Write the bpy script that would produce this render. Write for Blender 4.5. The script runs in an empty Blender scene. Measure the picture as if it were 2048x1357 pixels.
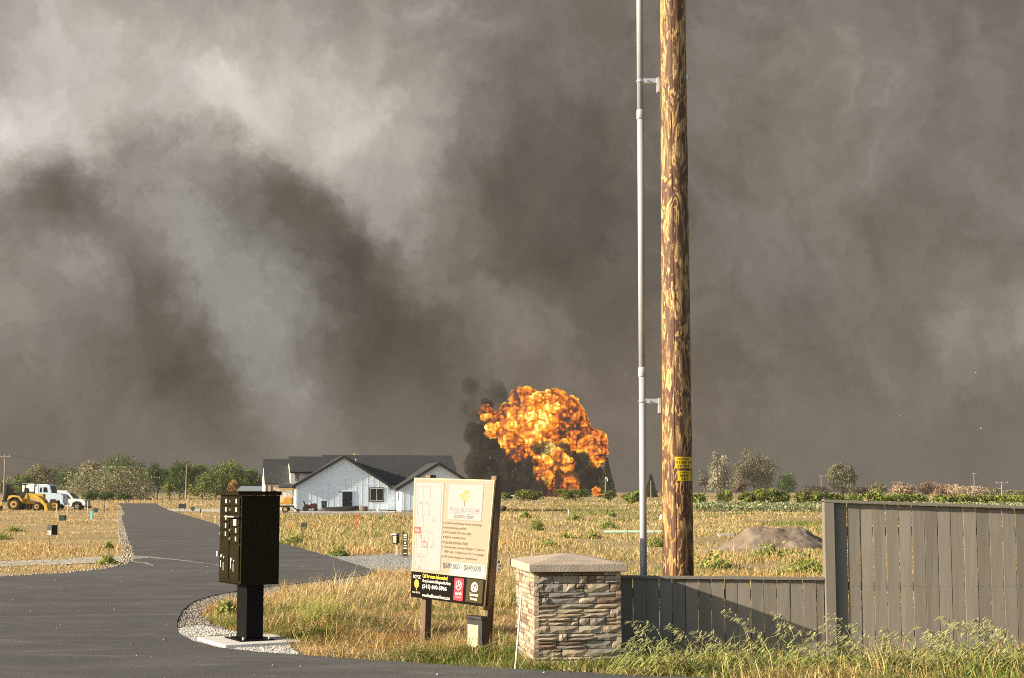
import bpy, bmesh, math, random
import numpy as np
from mathutils import Vector, Matrix, geometry

random.seed(7)
RNG = np.random.RandomState(11)
SC = bpy.context.scene
COL = SC.collection

# ------------------------------------------------------------------ camera
FPX, PW, PH, HORIZ, EYE = 3000.0, 2048.0, 1357.0, 985.0, 1.7
PITCH = math.atan((HORIZ - PH / 2) / FPX)
cam_data = bpy.data.cameras.new('camera')
cam_data.sensor_width = 36.0
cam_data.lens = 36.0 * FPX / PW
cam_data.clip_start = 0.1
cam_data.clip_end = 20000
cam = bpy.data.objects.new('camera', cam_data)
COL.objects.link(cam)
cam.location = (0, 0, EYE)
cam.rotation_euler = (math.pi / 2 + PITCH, 0, 0)
SC.camera = cam

# ------------------------------------------------------------------ light
SUN_TRAVEL = Vector((1.0, 0.33, -0.36)).normalized()
to_sun = -SUN_TRAVEL
SUN_EL = math.asin(to_sun.z)
SUN_AZ = math.atan2(to_sun.x, to_sun.y)          # clockwise from +Y
EXPO = 1.25
KEXP = 2.0 ** EXPO
SC.view_settings.view_transform = 'Standard'
SC.view_settings.look = 'None'
SC.view_settings.exposure = EXPO
SC.view_settings.gamma = 1.0
SC.view_settings.use_curve_mapping = False
SC.cycles.use_denoising = False
SC.cycles.use_adaptive_sampling = False
SC.cycles.max_bounces = 6
SC.cycles.diffuse_bounces = 3
SC.cycles.transparent_max_bounces = 32
SC.cycles.filter_width = 1.0
SC.cycles.volume_bounces = 0
SC.cycles.caustics_reflective = False
SC.cycles.caustics_refractive = False
SC.cycles.sample_clamp_indirect = 6.0

sun = bpy.data.lights.new('sun', 'SUN')
sun.energy = 4.9
sun.angle = math.radians(0.6)
sun.color = (1.0, 0.87, 0.68)
sun_o = bpy.data.objects.new('sun', sun)
COL.objects.link(sun_o)
sun_o.rotation_euler = to_sun.to_track_quat('Z', 'Y').to_euler()


def srgb(r, g, b):
    def f(c):
        c /= 255.0
        return c / 12.92 if c <= 0.04045 else ((c + 0.055) / 1.055) ** 2.4
    return (f(r), f(g), f(b))


def ray(px, py):
    F = Vector((0, math.cos(PITCH), math.sin(PITCH)))
    U = Vector((0, -math.sin(PITCH), math.cos(PITCH)))
    return F + Vector((1, 0, 0)) * ((px - PW / 2) / FPX) + U * ((PH / 2 - py) / FPX)


def at(px, py, Y):
    r = ray(px, py)
    return Vector((0, 0, EYE)) + r * (Y / r.y)


class N:
    """small helper around a node tree"""
    def __init__(s, tree):
        s.t = tree
        s.n = tree.nodes
        s.l = tree.links

    def new(s, kind, **kw):
        nd = s.n.new(kind)
        for k, v in kw.items():
            setattr(nd, k, v)
        return nd

    def put(s, sock, v):
        if v is None:
            return
        if isinstance(v, bpy.types.NodeSocket):
            s.l.new(v, sock)
        elif isinstance(v, (tuple, list)) and sock.type == 'RGBA' and len(v) == 3:
            sock.default_value = (*v, 1)
        else:
            sock.default_value = v

    def math(s, op, a, b=None, c=None, clamp=False):
        nd = s.new('ShaderNodeMath', operation=op, use_clamp=clamp)
        for i, v in enumerate((a, b, c)):
            s.put(nd.inputs[i], v)
        return nd.outputs[0]

    def vmath(s, op, a, b=None):
        nd = s.new('ShaderNodeVectorMath', operation=op)
        s.put(nd.inputs[0], a)
        if b is not None:
            s.put(nd.inputs[1], b)
        return nd.outputs['Value'] if op in ('LENGTH', 'DOT_PRODUCT') else nd.outputs[0]

    def mapr(s, v, a, b, c, d, kind='SMOOTHSTEP'):
        nd = s.new('ShaderNodeMapRange', interpolation_type=kind)
        for i, x in enumerate((v, a, b, c, d)):
            s.put(nd.inputs[i], x)
        return nd.outputs[0]

    def mix(s, f, a, b, blend='MIX'):
        nd = s.new('ShaderNodeMix', data_type='RGBA', blend_type=blend)
        s.put(nd.inputs[0], f)
        s.put(nd.inputs[6], a)
        s.put(nd.inputs[7], b)
        return nd.outputs[2]

    def ramp(s, f, stops, interp='LINEAR'):
        nd = s.new('ShaderNodeValToRGB')
        nd.color_ramp.interpolation = interp
        el = nd.color_ramp.elements
        el[0].position, el[-1].position = stops[0][0], stops[-1][0]
        el[0].color, el[-1].color = (*stops[0][1], 1), (*stops[-1][1], 1)
        for q, c in stops[1:-1]:
            el.new(q).color = (*c, 1)
        s.put(nd.inputs[0], f)
        return nd.outputs[0]

    def noise(s, vec, scale, detail=4, rough=0.55, dist=0.0, color=False):
        nd = s.new('ShaderNodeTexNoise')
        s.put(nd.inputs['Vector'], vec)
        nd.inputs['Scale'].default_value = scale
        nd.inputs['Detail'].default_value = detail
        nd.inputs['Roughness'].default_value = rough
        nd.inputs['Distortion'].default_value = dist
        return nd.outputs['Color' if color else 'Fac']

    def mapping(s, vec, loc=(0, 0, 0), rot=(0, 0, 0), scale=(1, 1, 1), kind='POINT'):
        nd = s.new('ShaderNodeMapping', vector_type=kind)
        s.put(nd.inputs[0], vec)
        nd.inputs[1].default_value = loc
        nd.inputs[2].default_value = rot
        nd.inputs[3].default_value = scale
        return nd.outputs[0]


# ------------------------------------------------------------------ sky: open sky behind the camera, a wall of wildfire smoke ahead
world = bpy.data.worlds.new('World')
SC.world = world
world.use_nodes = True
wn = N(world.node_tree)
wn.n.clear()
wout = wn.new('ShaderNodeOutputWorld')
sky = wn.new('ShaderNodeTexSky')
sky.sky_type = 'NISHITA'
sky.sun_disc = False
sky.sun_elevation = SUN_EL
sky.sun_rotation = SUN_AZ
sky.dust_density = 2.0
bg_sky = wn.new('ShaderNodeBackground')
wn.l.new(sky.outputs[0], bg_sky.inputs[0])
bg_sky.inputs[1].default_value = 0.085
tc = wn.new('ShaderNodeTexCoord')
sep = wn.new('ShaderNodeSeparateXYZ')
wn.l.new(tc.outputs['Generated'], sep.inputs[0])
dx, dy, dz = sep.outputs
az = wn.math('ARCTAN2', dx, dy)
hyp = wn.math('SQRT', wn.math('ADD', wn.math('MULTIPLY', dx, dx), wn.math('MULTIPLY', dy, dy)))
el = wn.math('ARCTAN2', dz, hyp)
cmb = wn.new('ShaderNodeCombineXYZ')
wn.l.new(az, cmb.inputs[0])
wn.l.new(el, cmb.inputs[1])
uv = cmb.outputs[0]
# billowing: warp the dome coordinates with two scales of noise
w1 = wn.vmath('SUBTRACT', wn.noise(uv, 9.0, 3, 0.5, color=True), (0.5, 0.5, 0.5))
w2 = wn.vmath('SUBTRACT', wn.noise(uv, 46.0, 7, 0.68, color=True), (0.5, 0.5, 0.5))
wsum = wn.vmath('ADD', wn.vmath('MULTIPLY', w1, (0.085, 0.085, 0)), wn.vmath('MULTIPLY', w2, (0.045, 0.045, 0)))
uvw = wn.vmath('ADD', uv, wsum)


def azel(px, py):
    r = ray(px, py)
    return math.atan2(r.x, r.y), math.atan2(r.z, math.hypot(r.x, r.y))


# masses of smoke on the dome: centre, half sizes, slant, how much lighter (+) or darker (-)
SMOKE = [
    (10, 270, 170, 110, 0, .40), (60, 80, 300, 170, 0, .16), (330, 190, 420, 190, -12, .15), (700, 90, 700, 260, 0, .17),
    (450, 185, 150, 60, -35, .14), (760, 190, 280, 130, 18, .05), (690, 300, 420, 190, -38, .11), (900, 480, 300, 160, -45, .12),
    (520, 620, 420, 150, -62, .15), (470, 470, 200, 150, -50, .05), (60, 560, 330, 200, 0, .14), (600, 800, 200, 130, -60, .13),
    (1060, 640, 140, 90, -20, .14), (1480, 490, 220, 110, 0, .08), (1580, 230, 420, 200, 0, .05), (2030, 690, 210, 90, 10, .24),
    (290, 265, 60, 90, 30, -.20), (130, 385, 95, 120, 10, -.24), (205, 300, 70, 60, 0, .10), (330, 130, 800, 330, 0, .12), (215, 420, 110, 90, 0, -.06), (620, 500, 300, 95, -42, -.22),
    (730, 650, 360, 140, -45, -.15), (780, 780, 240, 130, -30, -.17), (500, 360, 150, 80, -30, -.14), (350, 690, 270, 80, -56, -.17),
    (420, 800, 170, 110, -40, -.18), (140, 790, 420, 170, 5, -.14), (1130, 340, 300, 420, -12, -.22), (1010, 500, 200, 160, -40, -.08),
    (1330, 700, 500, 320, 0, -.07), (1750, 760, 520, 170, 0, -.06), (1990, 800, 160, 120, 0, -.10), (1000, 120, 170, 300, 0, -.05),
]
acc = None
for (cx, cy, rx, ry, rot, wt) in SMOKE:
    a, e = azel(cx, cy)
    m = wn.mapping(uvw, (a, e, 0), (0, 0, math.radians(rot)), (rx * 1.15 / FPX, ry * 1.15 / FPX, 1), 'TEXTURE')
    g = wn.mapr(wn.vmath('LENGTH', m), 0.0, 1.35, 1.0, 0.0, 'SMOOTHERSTEP')
    acc = wn.math('MULTIPLY_ADD', g, wt * .86, acc if acc is not None else 0.37)
n1 = wn.noise(uvw, 15.0, 9, 0.66)
n2 = wn.noise(wn.mapping(uvw, rot=(0, 0, 0.7), scale=(1.0, 0.45, 1)), 30.0, 7, 0.62)
acc = wn.math('ADD', acc, wn.math('MULTIPLY', wn.math('SUBTRACT', n1, 0.5), 0.42))
acc = wn.math('ADD', acc, wn.math('MULTIPLY', wn.math('SUBTRACT', n2, 0.5), 0.30))
# low down the smoke is an even murk
low = wn.mapr(el, 0.0, 0.075, 1.0, 0.0)
acc = wn.math('ADD', wn.math('MULTIPLY', acc, wn.math('SUBTRACT', 1.0, wn.math('MULTIPLY', low, 0.7))), wn.math('MULTIPLY', low, 0.19))
smk = wn.ramp(acc, [(0.0, srgb(70, 64, 58)), (0.25, srgb(101, 94, 86)), (0.45, srgb(134, 127, 120)), (0.7, srgb(184, 176, 168)), (1.0, srgb(240, 234, 227))])
hue = wn.mapr(wn.noise(uvw, 6.0, 3), 0.35, 0.7, 0.0, 1.0)
smk = wn.mix(hue, wn.mix(1.0, smk, (1.01, 0.99, 0.965), 'MULTIPLY'), wn.mix(1.0, smk, (0.985, 1.0, 1.02), 'MULTIPLY'))
a_, e_ = azel(500, 610)
blue = wn.mapr(wn.vmath('LENGTH', wn.mapping(uvw, (a_, e_, 0), (0, 0, math.radians(-66)), (440 / FPX, 170 / FPX, 1), 'TEXTURE')), 0.0, 1.3, 1.0, 0.0)
smk = wn.mix(blue, smk, wn.mix(1.0, smk, (0.955, 1.015, 1.045), 'MULTIPLY'))
a_, e_ = azel(1180, 760)
warm = wn.mapr(wn.vmath('LENGTH', wn.mapping(uvw, (a_, e_, 0), (0, 0, 0), (420 / FPX, 260 / FPX, 1), 'TEXTURE')), 0.0, 1.3, 1.0, 0.0)
smk = wn.mix(warm, smk, wn.mix(1.0, smk, (1.025, 0.98, 0.93), 'MULTIPLY'))
bg_smk = wn.new('ShaderNodeBackground')
wn.l.new(smk, bg_smk.inputs[0])
bg_smk.inputs[1].default_value = 1.0 / KEXP
cover = wn.mapr(wn.math('MULTIPLY_ADD', dz, 0.1, dy), -0.15, 0.35, 0.0, 1.0)
wmix = wn.new('ShaderNodeMixShader')
wn.l.new(cover, wmix.inputs[0])
wn.l.new(bg_sky.outputs[0], wmix.inputs[1])
wn.l.new(bg_smk.outputs[0], wmix.inputs[2])
wn.l.new(wmix.outputs[0], wout.inputs[0])


# ------------------------------------------------------------------ numpy noise
_lat2 = {}


def vn2(x, y, seed=0):
    if seed not in _lat2:
        _lat2[seed] = np.random.RandomState(seed + 100).rand(256, 256)
    L = _lat2[seed]
    xi, yi = np.floor(x).astype(int), np.floor(y).astype(int)
    fx, fy = x - xi, y - yi
    fx, fy = fx * fx * (3 - 2 * fx), fy * fy * (3 - 2 * fy)
    g = lambda a, b: L[a & 255, b & 255]
    return (g(xi, yi) * (1 - fx) + g(xi + 1, yi) * fx) * (1 - fy) + (g(xi, yi + 1) * (1 - fx) + g(xi + 1, yi + 1) * fx) * fy


def fbm2(x, y, seed=0, oct=4):
    x = np.asarray(x, float)
    y = np.asarray(y, float)
    s, a, t = 0, 0.5, 0
    for o in range(oct):
        s = s + a * vn2(x * 2 ** o + 17.3 * o, y * 2 ** o + 9.1 * o, seed + o)
        t += a
        a *= 0.5
    return s / t


_lat3 = {}


def vn3(p, seed=0):
    if seed not in _lat3:
        _lat3[seed] = np.random.RandomState(seed + 500).rand(64, 64, 64) * 2 - 1
    L = _lat3[seed]
    i = np.floor(p).astype(int)
    f = p - i
    f = f * f * f * (f * (f * 6 - 15) + 10)
    r = 0
    for a in (0, 1):
        for b in (0, 1):
            for c in (0, 1):
                w = (f[:, 0] if a else 1 - f[:, 0]) * (f[:, 1] if b else 1 - f[:, 1]) * (f[:, 2] if c else 1 - f[:, 2])
                r = r + w * L[(i[:, 0] + a) & 63, (i[:, 1] + b) & 63, (i[:, 2] + c) & 63]
    return r


def sstep(a, b, x):
    t = np.clip((np.asarray(x, float) - a) / (b - a), 0, 1)
    return t * t * (3 - 2 * t)


def gz(y):
    """height of the ground: level by the road, a third of a metre lower out in the fields"""
    return -0.35 * sstep(24, 120, y)


def gnd(px, py, lift=0.0):
    r = ray(px, py)
    lo, hi = 2.0, 6000.0
    for _ in range(60):
        m = (lo * hi) ** 0.5
        z = EYE + r.z * (m / r.y)
        if z > float(gz(m)):
            lo = m
        else:
            hi = m
    p = Vector((0, 0, EYE)) + r * (lo / r.y)
    p.z = float(gz(p.y)) + lift
    return p


# ------------------------------------------------------------------ materials
MATS = {}


def pm(name, c1, c2=None, scale=6.0, rough=0.8, bump=0.0, bscale=None, metallic=0.0, detail=5, stretch=(1, 1, 1), rnd=0.0, lo=0.35, hi=0.65, coord='Object', spec=0.3):
    if name in MATS:
        return MATS[name]
    m = bpy.data.materials.new(name)
    m.use_nodes = True
    n = N(m.node_tree)
    b = n.n['Principled BSDF']
    b.inputs['Roughness'].default_value = rough
    b.inputs['Metallic'].default_value = metallic
    b.inputs['Specular IOR Level'].default_value = spec
    c = n.new('ShaderNodeTexCoord').outputs[coord]
    col = None
    if c2 is not None:
        v = n.mapping(c, scale=stretch)
        f = n.mapr(n.noise(v, scale, detail, 0.6), lo, hi, 0, 1)
        col = n.mix(f, c1, c2)
    if rnd:
        oi = n.new('ShaderNodeObjectInfo')
        k = n.mapr(oi.outputs['Random'], 0, 1, 1 - rnd, 1 + rnd, 'LINEAR')
        hs = n.new('ShaderNodeHueSaturation')
        n.put(hs.inputs['Value'], k)
        n.put(hs.inputs['Color'], col if col is not None else (*c1, 1))
        col = hs.outputs[0]
    n.put(b.inputs['Base Color'], col if col is not None else (*c1, 1))
    if bump:
        bp = n.new('ShaderNodeBump')
        bp.inputs['Strength'].default_value = bump
        bp.inputs['Distance'].default_value = 0.02
        n.put(bp.inputs['Height'], n.noise(n.mapping(c, scale=stretch), bscale or scale * 3, 4, 0.6))
        n.l.new(bp.outputs[0], b.inputs['Normal'])
    MATS[name] = m
    return m


def leafmat(name, transl=0.35, rough=0.6):
    """leaf and blade material: colour of each piece comes from its own 'Col' attribute"""
    if name in MATS:
        return MATS[name]
    m = bpy.data.materials.new(name)
    m.use_nodes = True
    n = N(m.node_tree)
    n.n.clear()
    out = n.new('ShaderNodeOutputMaterial')
    at_ = n.new('ShaderNodeAttribute', attribute_name='Col')
    d = n.new('ShaderNodeBsdfDiffuse')
    t = n.new('ShaderNodeBsdfTranslucent')
    n.l.new(at_.outputs[0], d.inputs[0])
    n.l.new(at_.outputs[0], t.inputs[0])
    mx = n.new('ShaderNodeMixShader')
    mx.inputs[0].default_value = transl
    n.l.new(d.outputs[0], mx.inputs[1])
    n.l.new(t.outputs[0], mx.inputs[2])
    n.l.new(mx.outputs[0], out.inputs[0])
    MATS[name] = m
    return m


# ------------------------------------------------------------------ object helpers
def tag(o, label=None, cat=None, group=None, kind=None):
    if label:
        o['label'] = label
    if cat:
        o['category'] = cat
    if group:
        o['group'] = group
    if kind:
        o['kind'] = kind
    return o


def empty(name, loc, label=None, cat=None, group=None):
    o = bpy.data.objects.new(name, None)
    o.empty_display_size = 0.2
    COL.objects.link(o)
    o.location = loc
    return tag(o, label, cat, group)


def wmat(o):
    """world matrix without waiting for a depsgraph update"""
    m = o.matrix_basis.copy()
    return wmat(o.parent) @ o.matrix_parent_inverse @ m if o.parent else m


def parent(o, p):
    if p is not None:
        o.parent = p
        o.matrix_parent_inverse = wmat(p).inverted()
    return o


def link(name, me, mat, par=None, smooth=False):
    o = bpy.data.objects.new(name, me)
    COL.objects.link(o)
    if mat is not None:
        me.materials.clear()
        me.materials.append(mat)
    if smooth:
        me.polygons.foreach_set('use_smooth', np.ones(len(me.polygons), bool))
    return parent(o, par)


class MB:
    def __init__(s, M=None):
        s.v, s.f, s.M = [], [], M or Matrix()

    def add(s, vs, fs):
        k = len(s.v)
        s.v += [Vector(x) for x in vs]
        s.f += [[k + i for i in f] for f in fs]
        return s

    def box(s, a, b):
        (x0, y0, z0), (x1, y1, z1) = a, b
        return s.add([(x0, y0, z0), (x1, y0, z0), (x1, y1, z0), (x0, y1, z0), (x0, y0, z1), (x1, y0, z1), (x1, y1, z1), (x0, y1, z1)],
                     [(0, 3, 2, 1), (4, 5, 6, 7), (0, 1, 5, 4), (1, 2, 6, 5), (2, 3, 7, 6), (3, 0, 4, 7)])

    def cbox(s, c, d):
        return s.box([c[i] - d[i] / 2 for i in range(3)], [c[i] + d[i] / 2 for i in range(3)])

    def prism(s, pts, vec):
        """closed polygon (list of 3d points) swept along vec"""
        n = len(pts)
        p = [Vector(q) for q in pts]
        v = Vector(vec)
        return s.add(p + [q + v for q in p], [list(range(n))[::-1], list(range(n, 2 * n))] + [(i, (i + 1) % n, n + (i + 1) % n, n + i) for i in range(n)])

    def side(s, xz, y0, y1):
        """side outline in x,z swept across y"""
        return s.prism([(x, y0, z) for x, z in xz], (0, y1 - y0, 0))

    def bar(s, a, b, w, h=None, up=(0, 0, 1)):
        a, b = Vector(a), Vector(b)
        h = h or w
        d = (b - a).normalized()
        u = Vector(up)
        if abs(d.dot(u)) > 0.95:
            u = Vector((0, 1, 0))
        r = d.cross(u).normalized() * w / 2
        t = r.cross(d).normalized() * h / 2
        return s.prism([a - r - t, a + r - t, a + r + t, a - r + t], b - a)

    def tube(s, pts, rad, n=8, caps=True):
        pts = [Vector(p) for p in pts]
        if not isinstance(rad, (list, tuple)):
            rad = [rad] * len(pts)
        k = len(s.v)
        u = None
        for i, p in enumerate(pts):
            d = (pts[min(i + 1, len(pts) - 1)] - pts[max(i - 1, 0)]).normalized()
            if u is None:
                u = d.orthogonal().normalized()
            u = (u - d * u.dot(d)).normalized()
            w = d.cross(u)
            for j in range(n):
                a = 2 * math.pi * j / n
                s.v.append(p + (u * math.cos(a) + w * math.sin(a)) * rad[i])
        for i in range(len(pts) - 1):
            for j in range(n):
                s.f.append([k + i * n + j, k + i * n + (j + 1) % n, k + (i + 1) * n + (j + 1) % n, k + (i + 1) * n + j])
        if caps:
            s.f.append([k + j for j in range(n)][::-1])
            s.f.append([k + (len(pts) - 1) * n + j for j in range(n)])
        return s

    def build(s, name, mat, par=None, smooth=False, bevel=0.0):
        me = bpy.data.meshes.new(name)
        me.from_pydata([s.M @ v for v in s.v], [], s.f)
        if bevel:
            bm = bmesh.new()
            bm.from_mesh(me)
            bmesh.ops.bevel(bm, geom=bm.edges[:], offset=bevel, segments=2, affect='EDGES', profile=0.5, clamp_overlap=True)
            bm.to_mesh(me)
            bm.free()
        me.validate()
        return link(name, me, mat, par, smooth)


def npmesh(name, verts, faces, mat, cols=None, par=None, smooth=False, attr='Col'):
    """fast mesh from numpy arrays; faces is (n,k)"""
    me = bpy.data.meshes.new(name)
    nv, nf, k = len(verts), len(faces), faces.shape[1]
    me.vertices.add(nv)
    me.vertices.foreach_set('co', np.ascontiguousarray(verts, np.float32).ravel())
    me.loops.add(nf * k)
    me.loops.foreach_set('vertex_index', np.ascontiguousarray(faces, np.int32).ravel())
    me.polygons.add(nf)
    me.polygons.foreach_set('loop_start', np.arange(0, nf * k, k, dtype=np.int32))
    me.update(calc_edges=True)
    if cols is not None:
        if cols.ndim == 2:
            ca = me.color_attributes.new(attr, 'FLOAT_COLOR', 'POINT')
            c4 = np.ones((nv, 4), np.float32)
            c4[:, :3] = cols
            ca.data.foreach_set('color', c4.ravel())
        else:
            ca = me.attributes.new(attr, 'FLOAT', 'POINT')
            ca.data.foreach_set('value', cols.astype(np.float32))
    return link(name, me, mat, par, smooth)


def leaves(name, cen, size, cols, mat, par=None, aspect=1.6, droop=None):
    """one small bent leaf card of two triangles for every centre; droop pulls its long axis down"""
    n = len(cen)
    a = RNG.normal(size=(n, 3))
    if droop is not None:
        a = a * (1 - droop[1]) + np.asarray(droop[0]) * droop[1] * 1.5
    a /= np.linalg.norm(a, axis=1, keepdims=True) + 1e-9
    b = RNG.normal(size=(n, 3))
    b -= a * (a * b).sum(1, keepdims=True)
    b /= np.linalg.norm(b, axis=1, keepdims=True) + 1e-9
    c = np.cross(a, b)
    s = np.broadcast_to(np.asarray(size, float), (n,))[:, None] * RNG.uniform(0.6, 1.4, (n, 1))
    v = np.empty((n, 4, 3))
    v[:, 0] = cen - a * s * aspect / 2
    v[:, 1] = cen + b * s / 2 + c * s * 0.15
    v[:, 2] = cen + a * s * aspect / 2
    v[:, 3] = cen - b * s / 2 + c * s * 0.15
    idx = np.arange(n)[:, None] * 4
    f = np.concatenate([idx + [0, 1, 2], idx + [0, 2, 3]])
    return npmesh(name, v.reshape(-1, 3), f, mat, np.repeat(cols, 4, axis=0), par)


def blades(name, base, h, w, lean, cols, mat, par=None, tipcol=None):
    """grass: every blade two segments that bend along lean (n,2); 3 triangles each"""
    n = len(base)
    h = np.asarray(h)[:, None]
    w = np.asarray(w)[:, None]
    ang = RNG.uniform(0, 2 * np.pi, n)
    side = np.stack([np.cos(ang), np.sin(ang), np.zeros(n)], 1)
    L = np.concatenate([lean, np.zeros((n, 1))], 1)
    up = np.array([[0, 0, 1.0]])
    mid = base + up * h * 0.55 + L * h * 0.28
    tip = base + up * h * (1 - 0.35 * np.clip((lean ** 2).sum(1, keepdims=True), 0, 1)) + L * h
    v = np.empty((n, 5, 3))
    v[:, 0] = base - side * w / 2
    v[:, 1] = base + side * w / 2
    v[:, 2] = mid + side * w * 0.4
    v[:, 3] = mid - side * w * 0.4
    v[:, 4] = tip
    i = np.arange(n)[:, None] * 5
    f = np.concatenate([i + [0, 1, 2], i + [0, 2, 3], i + [3, 2, 4]])
    c = np.repeat(cols, 5, axis=0).reshape(n, 5, 3)
    if tipcol is not None:
        c = c.copy()
        c[:, 4] = tipcol
    return npmesh(name, v.reshape(-1, 3), f, mat, c.reshape(-1, 3), par)


def inpoly(poly, x, y):
    x = np.asarray(x)
    y = np.asarray(y)
    r = np.zeros(x.shape, bool)
    n = len(poly)
    for i in range(n):
        x0, y0 = poly[i]
        x1, y1 = poly[(i + 1) % n]
        c = ((y0 > y) != (y1 > y))
        with np.errstate(divide='ignore', invalid='ignore'):
            xx = (x1 - x0) * (y - y0) / (y1 - y0 + 1e-12) + x0
        r ^= c & (x < xx)
    return r


def smooth_poly(pts, it=2):
    for _ in range(it):
        q = []
        for i in range(len(pts)):
            a, b = pts[i], pts[(i + 1) % len(pts)]
            q += [(a[0] * .75 + b[0] * .25, a[1] * .75 + b[1] * .25), (a[0] * .25 + b[0] * .75, a[1] * .25 + b[1] * .75)]
        pts = q
    return pts


def sheet(name, poly, lift, mat, step=1.5, wob=0.0):
    """flat patch on the terrain from a world x,y outline, filled with a constrained triangulation"""
    P = []
    n = len(poly)
    for i in range(n):
        a, b = Vector(poly[i]), Vector(poly[(i + 1) % n])
        L = (b - a).length
        k = max(1, int(L / step)) if step else 1
        k = min(k, 60)
        for j in range(k):
            P.append(a.lerp(b, j / k))
    if wob:
        P = [p + Vector((random.uniform(-wob, wob), random.uniform(-wob, wob))) for p in P]
    m = len(P)
    ys = [p.y for p in P]
    inner = []
    y = min(ys)
    while y < max(ys):
        st = max(step * 2, abs(y) * 0.08)
        x = min(p.x for p in P)
        xs1 = max(p.x for p in P)
        row = []
        while x < xs1:
            row.append((x, y))
            x += st
        inner += row
        y += st
    if inner:
        arr = np.array(inner)
        k = inpoly([(p.x, p.y) for p in P], arr[:, 0], arr[:, 1])
        inner = [Vector(q) for q in arr[k]]
    vs, es, fs, *_ = geometry.delaunay_2d_cdt(P + inner, [(i, (i + 1) % m) for i in range(m)], [], 1, 1e-4)
    me = bpy.data.meshes.new(name)
    me.from_pydata([(v.x, v.y, float(gz(v.y)) + lift) for v in vs], [], [list(f) for f in fs])
    me.validate()
    return link(name, me, mat)


def world_poly(pxs):
    return [tuple(gnd(*p).xy) for p in pxs]

# ================================================================== THE SETTING
# ------------------------------------------------------------------ ground
def ground_material():
    m = bpy.data.materials.new('dry_field_soil')
    m.use_nodes = True
    n = N(m.node_tree)
    b = n.n['Principled BSDF']
    b.inputs['Roughness'].default_value = 0.95
    b.inputs['Specular IOR Level'].default_value = 0.1
    c = n.new('ShaderNodeTexCoord').outputs['Object']
    f1 = n.mapr(n.noise(c, 0.12, 6, 0.65), 0.42, 0.62, 0, 1)
    f2 = n.mapr(n.noise(c, 0.55, 6, 0.65), 0.45, 0.65, 0, 1)
    f3 = n.mapr(n.noise(n.mapping(c, scale=(1, 0.35, 1)), 0.045, 5, 0.6), 0.48, 0.60, 0, 1)
    col = n.mix(f1, (0.31, 0.225, 0.11), (0.41, 0.31, 0.16))
    col = n.mix(n.math('MULTIPLY', f2, 0.5), col, (0.44, 0.35, 0.22))
    col = n.mix(n.math('MULTIPLY', f3, 0.35), col, (0.19, 0.18, 0.06))
    n.l.new(col, b.inputs['Base Color'])
    bp = n.new('ShaderNodeBump')
    bp.inputs['Strength'].default_value = 0.8
    bp.inputs['Distance'].default_value = 0.08
    n.put(bp.inputs['Height'], n.noise(c, 5.0, 6, 0.7))
    n.l.new(bp.outputs[0], b.inputs['Normal'])
    return m


def make_ground():
    ys = np.concatenate([np.arange(-60, 24, 4.0), np.arange(24, 130, 1.0), np.arange(130, 400, 15.0), np.geomspace(400, 9000, 40)])
    xs = np.concatenate([-np.geomspace(20, 7000, 26)[::-1], np.arange(-16, 17, 4.0), np.geomspace(20, 7000, 26)])
    X, Y = np.meshgrid(xs, ys)
    Z = gz(Y)
    v = np.stack([X, Y, Z], -1).reshape(-1, 3)
    nx, ny = len(xs), len(ys)
    i = (np.arange(ny - 1)[:, None] * nx + np.arange(nx - 1)[None, :]).ravel()
    f = np.stack([i, i + 1, i + nx + 1, i + nx], 1)
    o = npmesh('ground', v, f, ground_material(), smooth=True)
    tag(o, kind='structure')


make_ground()

# ------------------------------------------------------------------ road, shoulders, drives
def asphalt_material():
    m = bpy.data.materials.new('fresh_asphalt')
    m.use_nodes = True
    n = N(m.node_tree)
    b = n.n['Principled BSDF']
    b.inputs['Roughness'].default_value = 0.82
    b.inputs['Specular IOR Level'].default_value = 0.25
    c = n.new('ShaderNodeTexCoord').outputs['Object']
    streak = n.noise(n.mapping(c, rot=(0, 0, 0.5), scale=(0.5, 1.0, 1)), 0.9, 6, 0.62, 0.8)
    streak2 = n.noise(n.mapping(c, rot=(0, 0, -0.6), scale=(0.35, 1.0, 1)), 1.7, 6, 0.65, 1.5)
    fine = n.noise(c, 60.0, 3, 0.7)
    blot = n.noise(c, 0.35, 5, 0.6)
    col = n.mix(n.mapr(streak, 0.40, 0.68, 0, 0.75), (0.088, 0.088, 0.089), (0.135, 0.133, 0.130))
    col = n.mix(n.mapr(streak2, 0.52, 0.72, 0, 0.6), col, (0.20, 0.195, 0.183))
    col = n.mix(n.mapr(blot, 0.45, 0.7, 0, 0.4), col, (0.125, 0.123, 0.12))
    col = n.mix(n.mapr(fine, 0.3, 0.7, 0, 0.55), col, n.mix(1.0, col, (0.45, 0.45, 0.45), 'MULTIPLY'))
    speck = n.mapr(n.noise(c, 30.0, 2, 0.5), 0.66, 0.74, 0, 0.6)
    col = n.mix(speck, col, (0.24, 0.22, 0.19))
    n.l.new(col, b.inputs['Base Color'])
    bp = n.new('ShaderNodeBump')
    bp.inputs['Strength'].default_value = 0.55
    bp.inputs['Distance'].default_value = 0.012
    n.put(bp.inputs['Height'], n.noise(c, 70.0, 4, 0.7))
    n.l.new(bp.outputs[0], b.inputs['Normal'])
    return m


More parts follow.
